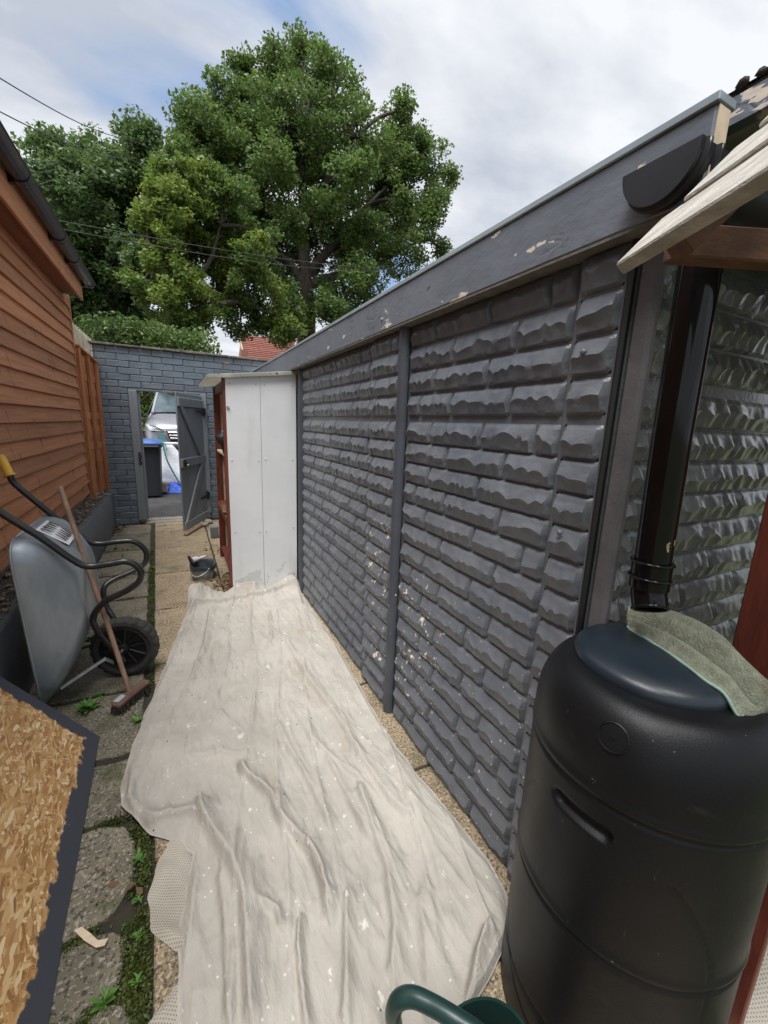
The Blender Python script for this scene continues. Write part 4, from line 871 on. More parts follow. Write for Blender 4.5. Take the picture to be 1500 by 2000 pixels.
for pl_, h, wd in folds:
    pts = [gz(u, v, .02) for u, v in pl_]; best = np.full(X.shape, 9.); sgn = np.zeros(X.shape); along_ = np.zeros(X.shape)
    for k in range(len(pts)-1):
        d, sd_ = seg_d(X, Yy, (pts[k].x, pts[k].y), (pts[k+1].x, pts[k+1].y)); mk = d < best; best = np.where(mk, d, best); sgn = np.where(mk, np.sign(sd_), sgn)
    ww = np.where(sgn > 0, wd*.45, wd*1.3)   # one steep side, one long side
    Zs += 1.4*h*(.55*np.exp(-best/ww*1.1)+.5*np.exp(-(best/ww)**2*.8))
nzv = np.zeros((NV, NU))
for i in range(NV):
    for j in range(NU):
        x, y = X[i, j], Yy[i, j]
        st = mnoise.noise((x*9+y*1.2, y*1.2, 0))*.010+abs(mnoise.noise((x*14-y*1.6, y*2.2, 3)))*-.010+mnoise.noise((x*30+y*5, y*9, 7))*.0045-abs(mnoise.noise((x*24-y*5, y*4+x*6, 13)))*.009+mnoise.noise((x*3, y*3, 5))*.012+(abs(mnoise.noise((x*6+y*3, y*7-x*2, 11)))**.6)*-.007
        st += (1-abs(mnoise.noise((x*6-y*1.3, y*.8, 21))))**9*.016+(1-abs(mnoise.noise((x*13+y*2.2, y*2.0, 33))))**10*.006+(1-abs(mnoise.noise((x*5+y*8, y*5-x*6, 41))))**14*.003
        nzv[i, j] = st
Zs += nzv*.9+.022
Zs = np.maximum(Zs, .006)
ej = np.minimum(np.arange(NU), NU-1-np.arange(NU))/7.0; Zs *= np.clip(ej, .15, 1)[None, :]**.6
Zs += .004
far_lift = np.clip((Yy-3.42)/.16, 0, 1); Zs += far_lift**2*(.05+.03*np.sin(X*16))
corner = np.exp(-(((X-.05)/.09)**2+((Yy-3.50)/.12)**2)); Zs += corner*.085
corner2 = np.exp(-(((X-.90)/.07)**2+((Yy-3.48)/.08)**2)); Zs += corner2*.07
m = MB(); m.grid([[(X[i, j], Yy[i, j], Zs[i, j]) for j in range(NU)] for i in range(NV)][::-1])
single('dust_sheet', m, 'dust_sheet', 'creased cream dust sheet with paint splashes spread along the path', 'dust sheet', (.35, 1.8, 0), smooth=True)
# open-weave net under its left edge
Ln = [(1.40, -.10), (1.33, -.135), (1.22, -.165), (1.12, -.15), (1.04, -.095), (1.0, -.055), (.96, -.075), (.9, -.15), (.82, -.21), (.6, -.26), (.4, -.27)]
P = []
for y in np.linspace(1.41, .4, 90):
    l = interp(Ln, y)+.008*mnoise.noise((y*14, 0, 0)); P.append([(x, y, .006+.022*max(0, mnoise.noise((x*13+y*6, y*8, 2))+.25)*min(1, (x-l)/.03+.15)) for x in np.linspace(l, .04, 26)])
m = MB(); m.grid(P[::-1]); single('net_sheet', m, 'net_cloth', 'open-weave beige net cloth peeping out under the left edge of the dust sheet', 'net', (-.1, .9, 0), smooth=True)
P = [[(x, y, .02+.02*mnoise.noise((x*12, y*12, 5))+max(0, x-1.28)*.5) for x in np.linspace(1.16, 1.75, 20)] for y in np.linspace(.02, .42, 14)]
m = MB(); m.grid(P); single('net_sack', m, 'net_cloth', 'pale net cloth on the ground beyond the red-brown shelter post', 'net', (1.4, .2, 0), smooth=True)

# ================================================================== WATER BUTT
BX, BY = .93, .45
butt = thing('water_butt', 'black plastic water butt with dark blue lid standing at the garage corner', 'water butt', (BX, BY, 0))
def bdisp(a, z, r):
    d = 0
    for zc in (.80, .455, .15): d -= .0045*math.exp(-((z-zc)/.006)**2)
    for zc in (.80, .455): d += .003*math.exp(-((z-zc-.016)/.010)**2)
    # recessed hand slot
    ad = math.degrees(a); s = (ad-186.5)*math.pi/180*.24; L2 = .048; q = math.hypot(max(0, abs(s)-L2), z-.735)
    d -= .016*(1/(1+math.exp((q-.0145)/.0018)))
    # shallow front panel line
    s2 = (ad-190)/62; d -= .003*math.exp(-((math.hypot(s2, (z-.42)/.34)-1)/.012)**2) if z < .7 else 0
    return d
prof = [(.245, .0)]+[(.2445-.004*(z/.86), z) for z in np.linspace(.01, .86, 210)]
prof += [(.165+.0755*math.cos(t), .86+.135*math.sin(t)) for t in np.linspace(.05, math.pi/2, 26)]+[(.14, .997)]
m = MB(); m.lathe(prof, 240, (BX, BY, 0), disp=bdisp); part('body', m, 'butt_plastic', butt, smooth=True, auto=60)
LX, LY_ = .935, .468
lp = [(.150, .985), (.158, .988), (.160, 1.0), (.157, 1.012), (.146, 1.022), (.11, 1.031), (.06, 1.036), (.01, 1.037)]
m = MB(); m.lathe(lp, 96, (LX, LY_, 0)); part('lid', m, 'lid_plastic', butt, smooth=True, auto=50)
def on_shoulder(adeg, t):
    a = R_(adeg); r = .165+.0755*math.cos(t); z = .86+.135*math.sin(t); p = Vector((BX+r*math.cos(a), BY+r*math.sin(a), z)); n_ = Vector((math.cos(t)*math.cos(a)/.0755, math.cos(t)*math.sin(a)/.0755, math.sin(t)/.135)).normalized(); return p, n_
p, n_ = on_shoulder(194, .62); qd = n_.to_track_quat('Z', 'Y').to_matrix()
m = MB(); m.lathe([(.028, -.006), (.028, .0015), (.026, .003), (.0245, .0005), (.02, .001), (.004, .0012), (.0035, .003), (.0005, .0032)], 32, p, M=qd); part('blanking_disc', m, 'butt_plastic', butt, smooth=True, auto=35)

# green cloth over the lid
up_e = [(gz(1222, 1197, 1.045)), gz(1262, 1190, 1.065), gz(1320, 1203, 1.075), gz(1385, 1232, 1.075), gz(1442, 1285, 1.06), gz(1500, 1342, 1.035), gz(1545, 1395, .985), gz(1580, 1470, .92)]
lo_e = [(gz(1226, 1222, 1.037)), gz(1255, 1246, 1.035), gz(1300, 1270, 1.037), gz(1362, 1318, 1.033), gz(1415, 1356, 1.022), gz(1452, 1408, .985), gz(1500, 1390, .985), gz(1545, 1470, .93)]
U, Lw = smooth_path(up_e, 8), smooth_path(lo_e, 8); P = []
for i, (a, b) in enumerate(zip(U, Lw)):
    row = []
    for j in range(33):
        t = j/32; q = a.lerp(b, t); s = i/len(U)
        q = q+Vector((0, 0, 1))*(.024*math.sin(math.pi*min(1, t*1.8))**.8-.012*math.exp(-((t-.58)/.05)**2)+.014*math.exp(-((t-.76)/.09)**2)+.006*mnoise.noise((i*.16, j*.4, 2)))
        row.append(q)
    P.append(row)
twl = thing('towel', 'pale green towelling cloth draped over the water butt lid', 'cloth', gz(1360, 1270, 1.04))
m = MB(); m.grid(P); o = part('cloth', m, 'towel', twl, smooth=True); sm = o.modifiers.new('thickness', 'SOLIDIFY'); sm.thickness = .007; sm.offset = 0
m = MB(); m.tube([r[-1] for r in P], .004, 6); part('hem', m, 'towel_hem', twl, smooth=True)

# ================================================================== TIMBER SHELTER at the right edge
she = thing('timber_shelter', 'small timber shelter with weathered grey roof boards at the right edge', 'shelter', (1.1, .35, 0))
tip = gy(1200, 518, .50); SA = Vector((-.407, -.914, 0)); SU = Vector((.914, -.407, 0))   # the shelter stands turned by 24 degrees
ph = R_(47); SW = SU*math.cos(ph)+Vector((0, 0, math.sin(ph))); SN = SA.cross(SW).normalized()
if SN.z < 0: SN = -SN
for k, (s0, w0, wd) in enumerate(((0, 0, .10), (.05, .10-.004, .10), (.09, 2*.10-.008, .10), (.12, 3*.10-.012, .10))):
    m = MB(); m.hexa(tip+SA*s0+SW*w0+SN*(.006*k), SA*.95, SW*wd, SN*-.022); part('roof_board', m, 'weathered_board', she, bevel=.003)
b0 = gy(1296, 488, .49); m = MB(); m.hexa(b0-Vector((0, 0, .024)), SU*1.1, SA*.04, (0, 0, .05)); part('tie_beam', m, 'beam_brown', she, bevel=.003)
m = MB(); m.hexa(tip+SW*.06-SN*.0225+SA*.02, SW*.5, SA*.04, SN*-.04); part('rafter', m, 'beam_brown', she, bevel=.003)
m = MB(); m.box(1.185, 1.21, .235, .425, 0, 1.86); part('post', m, 'red_stain', she, bevel=.003)
m = MB(); m.box(1.95, 2.0, .0, .5, 0, 2.3); part('back_post', m, 'red_stain', she)

# ================================================================== WATERING CAN
wc = thing('watering_can', 'dark green plastic watering can standing beside the dust sheet', 'watering can', (.47, .33, 0))
m = MB(); _rp = gz(885, 1957, .302); ccx, ccy = _rp.x+.01, _rp.y-.09
rr_ = []
for z, s in ((.0, .95), (.01, 1), (.2, 1.0), (.27, .97), (.30, .93), (.302, .86), (.28, .84), (.1, .9)):
    rr_.append([Vector((ccx+.115*s*math.cos(a), ccy+.088*s*math.sin(a), z)) for a in np.linspace(0, 2*math.pi, 41)[:-1]])
part('body', loft(rr_), 'green_plastic', wc, smooth=True, auto=50)
hp = [gz(778, 2055, .20), gz(771, 2005, .27), gz(768, 1978, .33), gz(779, 1953, .37), gz(806, 1947, .385), gz(842, 1962, .39), gz(890, 1990, .395), gz(950, 2030, .39), gz(1010, 2075, .33)]
m = MB(); m.tube(smooth_path(hp, 7), .017, 14); part('handle', m, 'green_plastic', wc, smooth=True)
m = MB(); m.tube([(ccx-.09, ccy-.04, .05), (ccx-.22, ccy-.16, .2), (ccx-.3, ccy-.24, .34)], [.022, .017, .012], 12); part('spout', m, 'green_plastic', wc, smooth=True)

# ================================================================== BEYOND THE GATE
def at_ground(u, v):
    p = gz(u, v, 0)
    for _ in range(30): p = gz(u, v, drive_z(p.y))
    return p
bin_ = thing('wheelie_bin', 'dark wheelie bin with blue lid just outside the gateway', 'bin', (-.42, 8.3, drive_z(8.3)))
zb = drive_z(8.3); bx = -.47; by = 8.35
part('body', loft([ring4(bx, by, .20, .24, zb+.02, q=9), ring4(bx, by, .235, .28, zb+.85, q=9), ring4(bx, by, .255, .30, zb+.86, q=9), ring4(bx, by, .255, .30, zb+.91, q=9)], True, True), 'bin_plastic', bin_, bevel=0)
part('lid', loft([ring4(bx, by, .262, .31, zb+.912, q=8), ring4(bx, by, .262, .31, zb+.935, q=8), ring4(bx, by, .20, .25, zb+.985, q=6), ring4(bx, by, .08, .1, zb+.995, q=4)], True, True), 'bin_lid_blue', bin_, smooth=True, auto=40)
m = MB(); m.tube([(bx-.2, by-.33, zb+.88), (bx+.2, by-.33, zb+.88)], .016, 10)
for s in (-.19, .19): m.beam((bx+s, by-.33, zb+.88), (bx+s, by-.27, zb+.88), .03, .03)
part('handle', m, 'bin_plastic', bin_)
for s in (-.21, .21):
    m = MB(); m.lathe([(.05, -.02), (.1, -.02), (.1, .02), (.05, .02)], 20, (bx+s, by+.2, zb+.1), M=Matrix.Rotation(math.pi/2, 3, 'Y')); part('wheel', m, 'tyre', bin_)
zg = drive_z(9.2); bag = thing('bulk_bag', 'white woven bulk bag slumped on the driveway in front of the car', 'bag', (.0, 9.2, zg))
rr_ = []
for t in np.linspace(0, 1, 12):
    z = zg+.02+.74*t; sx = .40*(1-.72*t**1.3)+.03*math.sin(t*3); cx_ = .02-.20*t**1.2; r = ring4(cx_, 9.2, sx, .36*(1-.6*t), z, 28, 3.0)
    rr_.append([p+Vector((.04*mnoise.noise(p*3.1), .04*mnoise.noise(p*3.7), .03*mnoise.noise(p*2.3)))*1.0 for p in r])
part('sack', loft(rr_, True, True), 'bulk_bag', bag, smooth=True)
for (a, b) in ((gy(316, 850, 9.05), gy(320, 880, 8.95)), (gy(311, 850, 9.1), gy(309, 872, 9.05))):
    m = MB(); q = a; m.tube(smooth_path([b, a+Vector((-.01, 0, 0)), a+Vector((.02, 0, .0)), b+Vector((.05, 0, 0))]), .008, 8); part('lifting_loop', m, 'strap_green', bag, smooth=True)
m = MB(); m.tube(smooth_path([gy(318, 862, 8.88), gy(325, 895, 8.82), gy(338, 922, 8.78), gy(350, 942, 8.75)]), .014, 8); part('strap', m, 'strap_green', bag, smooth=True)
m = lump((.30, 9.1, zg+.50), .13, .12, .20, 31, .4); part('loose_flap', m, 'bulk_bag', bag, smooth=True)
P = []
for i in range(26):
    row = []
    for j in range(22):
        x = -.42+.9*i/25; y = 8.35+.95*j/21; q = mnoise.noise((x*6, y*5, 1)); e = min(i, 25-i, j, 21-j)/4
        row.append((x+.05*mnoise.noise((y*5, 1, 1)), y+.08*mnoise.noise((x*4, 0, 2)), drive_z(y)+.012+max(0, q+.2)*.16*min(1, e)*(1 if x > -.15 else .2)))
    P.append(row)
m = MB(); m.grid(P); single('blue_tarpaulin', m, 'tarp_blue', 'crumpled bright blue tarpaulin under the white bulk bag', 'tarpaulin', (.1, 8.8, drive_z(8.8)))
c = at_ground(313, 966); m = MB(); m.box(c.x-.14, c.x+.12, 8.32, 8.52, drive_z(8.45)+.03, drive_z(8.45)+.19); single('cardboard_box', m, 'cardboard', 'small tan cardboard box beside the dark wheelie bin', 'box', (c.x, 8.4, drive_z(8.45)), bevel=.004)

def make_car():
    cx, y0, zg = .30, 10.55, drive_z(11.4)+.02
    car = thing('parked_car', 'silver people carrier parked nose-in on the driveway beyond the gate', 'car', (cx, y0+2, zg))
    st = [ # dy, half width, bottom, belt(side top), upper half width, roof z
        (0.00, .74, .24, .66, .60, .74), (.05, .82, .20, .70, .68, .82), (.16, .88, .18, .76, .74, .90), (.40, .92, .18, .86, .78, .98), (.75, .93, .18, .94, .78, 1.05), (1.10, .93, .18, .99, .77, 1.12),
        (1.35, .93, .18, 1.01, .76, 1.26), (1.80, .93, .18, 1.02, .70, 1.56), (2.05, .93, .18, 1.03, .67, 1.66), (2.5, .93, .18, 1.03, .66, 1.70), (3.4, .93, .18, 1.04, .65, 1.69), (4.1, .92, .20, 1.04, .62, 1.62), (4.5, .90, .24, 1.0, .58, 1.35), (4.6, .84, .3, .95, .56, 1.05)]
    rings = []
    for dy, w_, zb, be, wr, rz in st:
        h = [(w_*.86, zb), (w_*.97, zb+.10), (w_, zb+.3), (w_*.99, be-.08), (w_*.955, be), (wr, rz-.05 if rz > 1.2 else (be+rz)/2+.02), (wr*.86, rz-.008), (wr*.45, rz+.012), (0, rz+.018)]
        pts = [Vector((cx+a, y0+dy, zg+b)) for a, b in h]+[Vector((cx-a, y0+dy, zg+b)) for a, b in h[:-1][::-1]]
        rings.append(pts)
    body = part('body', loft(rings, True, True), 'car_paint', car, smooth=True, auto=38)
    def pt(i, k, o): p = rings[i][k]; return p
    # windscreen, from cowl to roof front, set proud of the shell
    def quad(pts, off, mname, nm, par, th=.006):
        nrm = (pts[1]-pts[0]).cross(pts[2]-pts[0]).normalized(); nrm = nrm if nrm.dot(Vector(off)) > 0 else -nrm; m = MB(); m.prism([p+nrm*.004 for p in pts], nrm*th); return part(nm, m, mname, par)
    zc, zr = zg+1.13, zg+1.63
    ws = [Vector((cx-.74, y0+1.12, zc-.02)), Vector((cx, y0+1.06, zc+.02)), Vector((cx+.74, y0+1.12, zc-.02)), Vector((cx+.62, y0+1.98, zr+.0)), Vector((cx, y0+1.96, zr+.05)), Vector((cx-.62, y0+1.98, zr+.0))]
    m = MB(); m.add([p+Vector((0, -.03, .03)) for p in ws], [(0, 1, 4, 5), (1, 2, 3, 4)]); part('windscreen', m, 'car_glass', car, smooth=True)
    m = MB(); m.beam(ws[0]+Vector((-.02, -.03, .02)), ws[5]+Vector((-.03, -.03, .02)), .06, .05); m.beam(ws[2]+Vector((.02, -.03, .02)), ws[3]+Vector((.03, -.03, .02)), .06, .05); part('pillar', m, 'car_paint', car, bevel=.01)
    for s in (-1, 1):
        quad([Vector((cx+s*.90, y0+1.45, zg+1.04)), Vector((cx+s*.90, y0+3.9, zg+1.06)), Vector((cx+s*.67, y0+3.7, zg+1.58)), Vector((cx+s*.70, y0+2.0, zg+1.56))], (s, 0, .4), 'car_glass', 'side_window', car, .012)
        m = lump((cx+s*1.04, y0+1.25, zg+1.08), .10, .06, .085, 4, .05); mi = part('wing_mirror', m, 'car_black', car, smooth=True)
        m = MB(); m.beam((cx+s*.9, y0+1.3, zg+1.02), (cx+s*1.0, y0+1.27, zg+1.05), .05, .04); part('mirror_arm', m, 'car_black', mi)
        m = MB(); m.prism([Vector((cx+s*a, y0+b, zg+c)) for a, b, c in ((.46, -.035, .70), (.80, .02, .72), (.90, .34, .86), (.84, .25, .86), (.62, .0, .80))], (0, -.03, .012)); part('headlight', m, 'head_lamp', car, bevel=.01)
        m = MB(); m.lathe([(.05, 0), (.05, .02)], 16, (cx+s*.62, y0+.0, zg+.36), M=Matrix.Rotation(math.pi/2, 3, 'X')); part('fog_lamp', m, 'head_lamp', car)
        for yy in (.92, 3.6):
            whl = bpy.data.objects.new('wheel', None); whl.location = Vector((cx+s*.85, y0+yy, zg+.32))-wloc(car); link(whl, car)
            m = MB(); m.lathe([(.22, -.1), (.31, -.1), (.33, -.07), (.33, .07), (.31, .1), (.22, .1)], 32, (cx+s*.85, y0+yy, zg+.32), M=Matrix.Rotation(math.pi/2, 3, 'Y')); part('tyre', m, 'tyre', whl, smooth=True, auto=40)
            m = MB(); m.lathe([(.03, -.09), (.22, -.1), (.22, .1), (.03, .09)], 24, (cx+s*.85, y0+yy, zg+.32), M=Matrix.Rotation(math.pi/2, 3, 'Y')); part('rim', m, 'steel', whl)
        m = MB(); m.tube(smooth_path([(cx+s*.60, y0+2.15, zg+1.66), (cx+s*.60, y0+2.3, zg+1.73), (cx+s*.60, y0+3.6, zg+1.73), (cx+s*.60, y0+3.75, zg+1.66)]), .016, 8); part('roof_rail', m, 'car_black', car)
    m = MB(); m.prism([Vector((cx+a, y0-.012, zg+b)) for a, b in ((-.48, .74), (.48, .74), (.40, .50), (-.40, .50))], (0, -.02, 0)); gr = part('grille', m, 'car_black', car)
    for zc_ in (.70, .635, .57):
        m = MB(); m.box(cx-.46+(.74-zc_)*.3, cx+.46-(.74-zc_)*.3, y0-.05, y0-.033, zg+zc_-.017, zg+zc_+.017); part('grille_bar', m, 'car_chrome', gr, bevel=.005)
    m = MB(); m.lathe([(.075, 0), (.075, .012), (.06, .02)], 24, (cx, y0-.052, zg+.635), M=Matrix.Rotation(math.pi/2, 3, 'X')); part('badge', m, 'car_chrome', gr)
    m = MB(); m.tube(smooth_path([(cx-.88, y0+.22, zg+.44), (cx-.72, y0-.02, zg+.44), (cx-.3, y0-.07, zg+.44), (cx+.3, y0-.07, zg+.44), (cx+.72, y0-.02, zg+.44), (cx+.88, y0+.22, zg+.44)]), .055, 10); part('bumper', m, 'car_paint', car, smooth=True)
    m = MB(); m.box(cx-.55, cx+.55, y0-.035, y0-.01, zg+.20, zg+.36); part('lower_intake', m, 'car_black', car)
    m = MB(); m.box(cx-.26, cx+.26, y0-.135, y0-.126, zg+.40, zg+.50); part('number_plate', m, 'label_white', car)
    for s in (-1, 1):
        m = MB(); m.beam((cx+s*.2-.25, y0+1.0, zg+1.155), (cx+s*.2+.28, y0+1.06, zg+1.175), .02, .012); part('wiper', m, 'car_black', car)
make_car()

# far side of the road: bank, low wall, hedge
m = MB(); P = [[(x, y, drive_z(14)+max(0, (y-18.5)*.28)+.25*mnoise.noise((x*.4, y*.4, 0))) for x in np.linspace(-14, 14, 30)] for y in np.linspace(18.5, 30, 14)]
m.grid(P); struct('bank', m, 'stone_wall', smooth=True)
def foliage(name, label, cat, blobs, nleaf, size, matname, base, group=None, stems=True):
    t = thing(name, label, cat, base, group); pts = []; tot = sum(r*r for c, r in blobs)
    for c, r in blobs:
        n = int(nleaf*r*r/tot); d = rng.normal(size=(n, 3)); d /= np.linalg.norm(d, axis=1)[:, None]; q = d*(r*(rng.random(n)**.45))[:, None]; pts.append(q+np.array(c))
    V = leaf_quads(np.concatenate(pts), size); quads_np('foliage', V, matname, t, wloc(t))
    m = MB()
    for c, r in blobs: m.tube([Vector(base), (Vector(base)+Vector(c))/2+Vector((0, 0, .1)), Vector(c)], [.03, .02, .008], 5)
    part('stem', m, 'bark', t); return t
foliage('hedge', 'bright green hedge bush left of the car seen through the gateway', 'hedge', [((-1.05+random.uniform(-.12, .12), 11.3+random.uniform(-.3, .3), .6+z), .42) for z in np.linspace(.0, 1.9, 9)], 4200, .07, 'hedge_leaf', (-1.05, 11.3, .45))
for i, (u, nm) in enumerate(((298, 'olive shrub on the bank behind the car mirror'), (318, 'olive shrub on the bank behind the car roof'), (285, 'olive shrub on the bank beside the bright hedge'))):
    c = gy(u, 795-8*i, 19.2); foliage('bank_shrub', nm, 'shrub', [((c.x+random.uniform(-.6, .6), 19.2+random.uniform(-.4, .4), c.z+random.uniform(-.6, .3)), .55) for _ in range(5)], 1500, .12, 'oak_leaf_yellow' if i != 1 else 'hedge_leaf', (c.x, 19.2, c.z-1.0), 'shrubs on the bank across the road')
lw = thing('low_brick_wall', 'low red brick garden wall behind the wheelie bin', 'wall', (-.9, 13.0, drive_z(13)))
m = MB(); m.box(-1.6, -.45, 13.0, 13.18, drive_z(13)-.1, drive_z(13)+.55); part('wall', m, 'far_brick', lw)
m = MB(); m.box(-1.62, -.43, 12.97, 13.21, drive_z(13)+.551, drive_z(13)+.62); part('coping', m, 'stone_wall', lw)

# ================================================================== HOUSE BEYOND
hs = thing('brick_house', 'red-tiled brick house showing above the far wall', 'house', (6, 24, .8))
a = gy(470, 683, 22); hz0 = .6
e_l, e_t = gy(500, 735, 22.5), gy(518, 664, 24.5)
m = MB(); m.prism([(3.1, 22.0, hz0), (3.42, 22.0, hz0), (3.42, 22.0, 4.88), (3.1, 22.0, 4.88)], (0, .6, 0)); part('chimney_wall', m, 'far_brick', hs)
m = MB(); m.prism([(3.46, 22.1, hz0), (3.46, 27.0, hz0), (3.46, 27.0, 3.9), (3.46, 24.6, 5.75), (3.46, 22.1, 3.75)], (9, 0, 0)); part('wall', m, 'far_brick', hs)
ridge, eave = Vector((3.40, 24.55, 5.98)), Vector((3.40, 21.9, 3.72)); dv = ridge-eave; nrm = Vector((0, -dv.z, dv.y)).normalized()
for k in range(20):
    p = eave+dv*(k/20); m = MB(); m.hexa(p+nrm*.02, dv/20*1.15, (9.1, 0, 0), nrm*.05)
    for v in m.v:
        if (v-p).dot(dv.normalized()) < .05: v += nrm*.03
    part('tile_course', m, 'roof_tile', hs)
m = MB(); m.prism([Vector((3.36, 0, 0))+Vector((0, eave.y, eave.z-.25)), Vector((3.36, eave.y, eave.z+.05)), Vector((3.36, ridge.y, ridge.z+.08)), Vector((3.36, ridge.y, ridge.z-.25))], (.06, 0, 0)); part('bargeboard', m, 'cream_board', hs)
m = MB(); q = gy(562, 672, 21.5); m.prism([(q.x, 21.4, q.z-1.6), (q.x+2.4, 21.4, q.z-1.6), (q.x+2.4, 21.4, q.z+.2), (q.x+.5, 21.4, q.z+.5)], (0, 1.5, 0)); dm = part('dormer_roof', m, 'roof_tile', hs)
m = MB(); m.beam((q.x-.05, 21.35, q.z-1.7), (q.x+.48, 21.35, q.z+.5), .06, .14, (0, 1, 0)); part('dormer_bargeboard', m, 'white_paint', dm)

# ================================================================== TREES
def tree(name, label, base, trunk_r, lobes, nleaf, size, mats, limbs, group=None, clump=.36, fill=46):
    t = thing(name, label, 'tree', base, group); base = Vector(base); W = MB()
    top = limbs[0]
    for i, pth in enumerate(limbs):
        pth = [Vector(p) for p in pth]; sp_ = smooth_path(pth, 5); n = len(sp_); r0 = trunk_r*(1 if i == 0 else .5)
        W.tube([p+Vector((mnoise.noise((k*.6, i, 0)), mnoise.noise((k*.6, i, 5)), 0))*.06 for k, p in enumerate(sp_)], [r0*(1-.8*k/(n-1)) for k in range(n)], 9)
    allp = [p for pth in limbs for p in smooth_path(pth, 5)]
    cl = {m_: [] for m_ in mats}
    for (c, r, mi) in lobes:
        c = Vector(c); k = int(fill*(r/1.2)**2)+8
        anchor = min(allp, key=lambda p: (p-c).length); mid = anchor.lerp(c, .5)+Vector((0, 0, .2)); W.tube(smooth_path([anchor, mid, c], 4), [trunk_r*.26-(trunk_r*.18)*q/8 for q in range(9)], 6)
        for _ in range(k):
            d = Vector((random.gauss(0, 1), random.gauss(0, 1), random.gauss(0, 1))).normalized(); p = c+d*r*(random.random()**.38)
            cl[mats[mi]].append((p, clump*random.uniform(.6, 1.25)))
            if random.random() < .55: W.tube([c.lerp(p, .1), c.lerp(p, .6)+Vector((0, 0, .08)), p], [trunk_r*.08, trunk_r*.05, trunk_r*.02], 4, False)
    part('trunk', W, 'bark', t, smooth=True)
    tot = sum(r**2 for v in cl.values() for _, r in v)
    for mname, v in cl.items():
        if not v: continue
        pts = []
        for p, r in v:
            n = int(nleaf*r*r/tot); dd = rng.normal(size=(n, 3)); dd /= np.linalg.norm(dd, axis=1)[:, None]; pts.append(dd*(rng.random(n)**.5)[:, None]*np.array([r, r, r*.75])+np.array(p))
        quads_np('crown', leaf_quads(np.concatenate(pts), size, .6, .45), mname, t, wloc(t))
    return t
def lobe(u, v, rp, Y, dy=0, mi=0): c = gy(u, v, Y+dy); return (c, rp*(Y+dy)/F*1.06, mi)
YA = 15.5
la = [(590, 150, 52), (520, 175, 48), (490, 240, 55), (400, 260, 48), (370, 240, 30), (440, 330, 60), (560, 250, 70), (650, 200, 55), (640, 120, 22), (700, 270, 60), (775, 260, 42), (790, 215, 20), (820, 330, 52), (850, 380, 28), (600, 360, 75), (740, 390, 68), (830, 440, 34), (500, 400, 62), (680, 490, 62), (570, 500, 55), (790, 500, 42), (860, 490, 16), (650, 590, 42), (570, 610, 36), (720, 560, 42), (540, 130, 24), (880, 340, 12), (470, 130, 14), (590, 95, 12), (450, 200, 36), (420, 300, 46), (520, 300, 52), (620, 270, 52), (740, 320, 52), (800, 290, 34), (640, 440, 56), (770, 440, 44), (840, 400, 32), (540, 560, 40), (680, 610, 30), (730, 500, 44), (520, 450, 48), (350, 300, 24)]
la_front = [(640, 420, 40), (710, 450, 34), (560, 440, 36), (690, 340, 36), (540, 320, 36), (790, 400, 26), (640, 600, 34), (570, 590, 30), (700, 540, 34)]
lobesA = []
for i, (u, v, r) in enumerate(la): lobesA.append(lobe(u, v, r, YA, random.uniform(-1.3, 1.6), 1 if (u, v) in ((570, 610), (500, 400)) else 0))
for (u, v, r) in la_front: lobesA.append(lobe(u, v, r, YA, random.uniform(-2.6, -1.6), 0))
fA = lambda u, v, dy=0: gy(u, v, YA+dy)
bA = fA(602, 700); bA.z = drive_z(15)
tree('oak_tree', 'tallest green oak tree behind the garage roof', bA, .36, lobesA, 130000, .115, ['oak_leaf', 'oak_leaf_yellow'],
     [[bA, fA(600, 640), fA(598, 560), fA(592, 480), fA(590, 380), fA(592, 250)], [fA(598, 570), fA(560, 510), fA(500, 485), fA(440, 470, .5)], [fA(595, 500), fA(560, 430), fA(510, 380), fA(470, 300)], [fA(596, 540), fA(650, 480), fA(700, 420), fA(760, 360)], [fA(598, 560), fA(680, 530), fA(760, 500), fA(820, 470)], [fA(592, 430), fA(640, 350), fA(690, 270)]])
YB_ = 12.5
lb_ = [(345, 340, 38), (320, 400, 45), (390, 420, 55), (460, 430, 45), (420, 520, 52), (340, 520, 40), (290, 500, 32), (500, 560, 45), (530, 630, 32), (470, 620, 38), (400, 600, 42), (330, 610, 30), (450, 370, 34), (380, 480, 45), (275, 560, 26), (520, 480, 36), (290, 430, 20), (360, 380, 44), (440, 470, 46), (490, 510, 42), (350, 570, 36), (300, 540, 34), (440, 570, 40), (560, 650, 26), (370, 640, 26), (310, 460, 36)]
lobesB = [lobe(u, v, r, YB_, random.uniform(-.8, 1.2), 0 if i % 3 == 0 else 1) for i, (u, v, r) in enumerate(lb_)]
fB = lambda u, v, dy=0: gy(u, v, YB_+dy)
bB = fB(337, 700); bB.z = .4
tree('oak_tree', 'yellowish oak tree with leaning trunk behind the brick wall', bB, .22, lobesB, 70000, .095, ['oak_leaf', 'oak_leaf_yellow'],
     [[bB, fB(336, 650), fB(332, 610), fB(318, 560), fB(300, 520), fB(290, 470)], [fB(330, 600), fB(370, 560), fB(410, 510), fB(430, 440)], [fB(334, 630), fB(400, 600), fB(470, 590), fB(520, 610)], [fB(312, 545), fB(345, 480), fB(350, 400)]], clump=.28)
YC = 18.5
lc_ = [(140, 330, 42), (105, 310, 28), (95, 290, 14), (195, 325, 34), (275, 300, 36), (285, 265, 20), (100, 400, 40), (190, 410, 55), (150, 490, 50), (235, 400, 40), (230, 500, 50), (180, 570, 50), (250, 580, 45), (120, 600, 40), (170, 640, 45), (260, 640, 40), (300, 360, 36), (310, 660, 34), (80, 350, 18), (215, 635, 40), (150, 380, 44), (230, 350, 36), (250, 450, 44), (110, 480, 40), (200, 530, 44), (120, 540, 40), (280, 520, 36)]
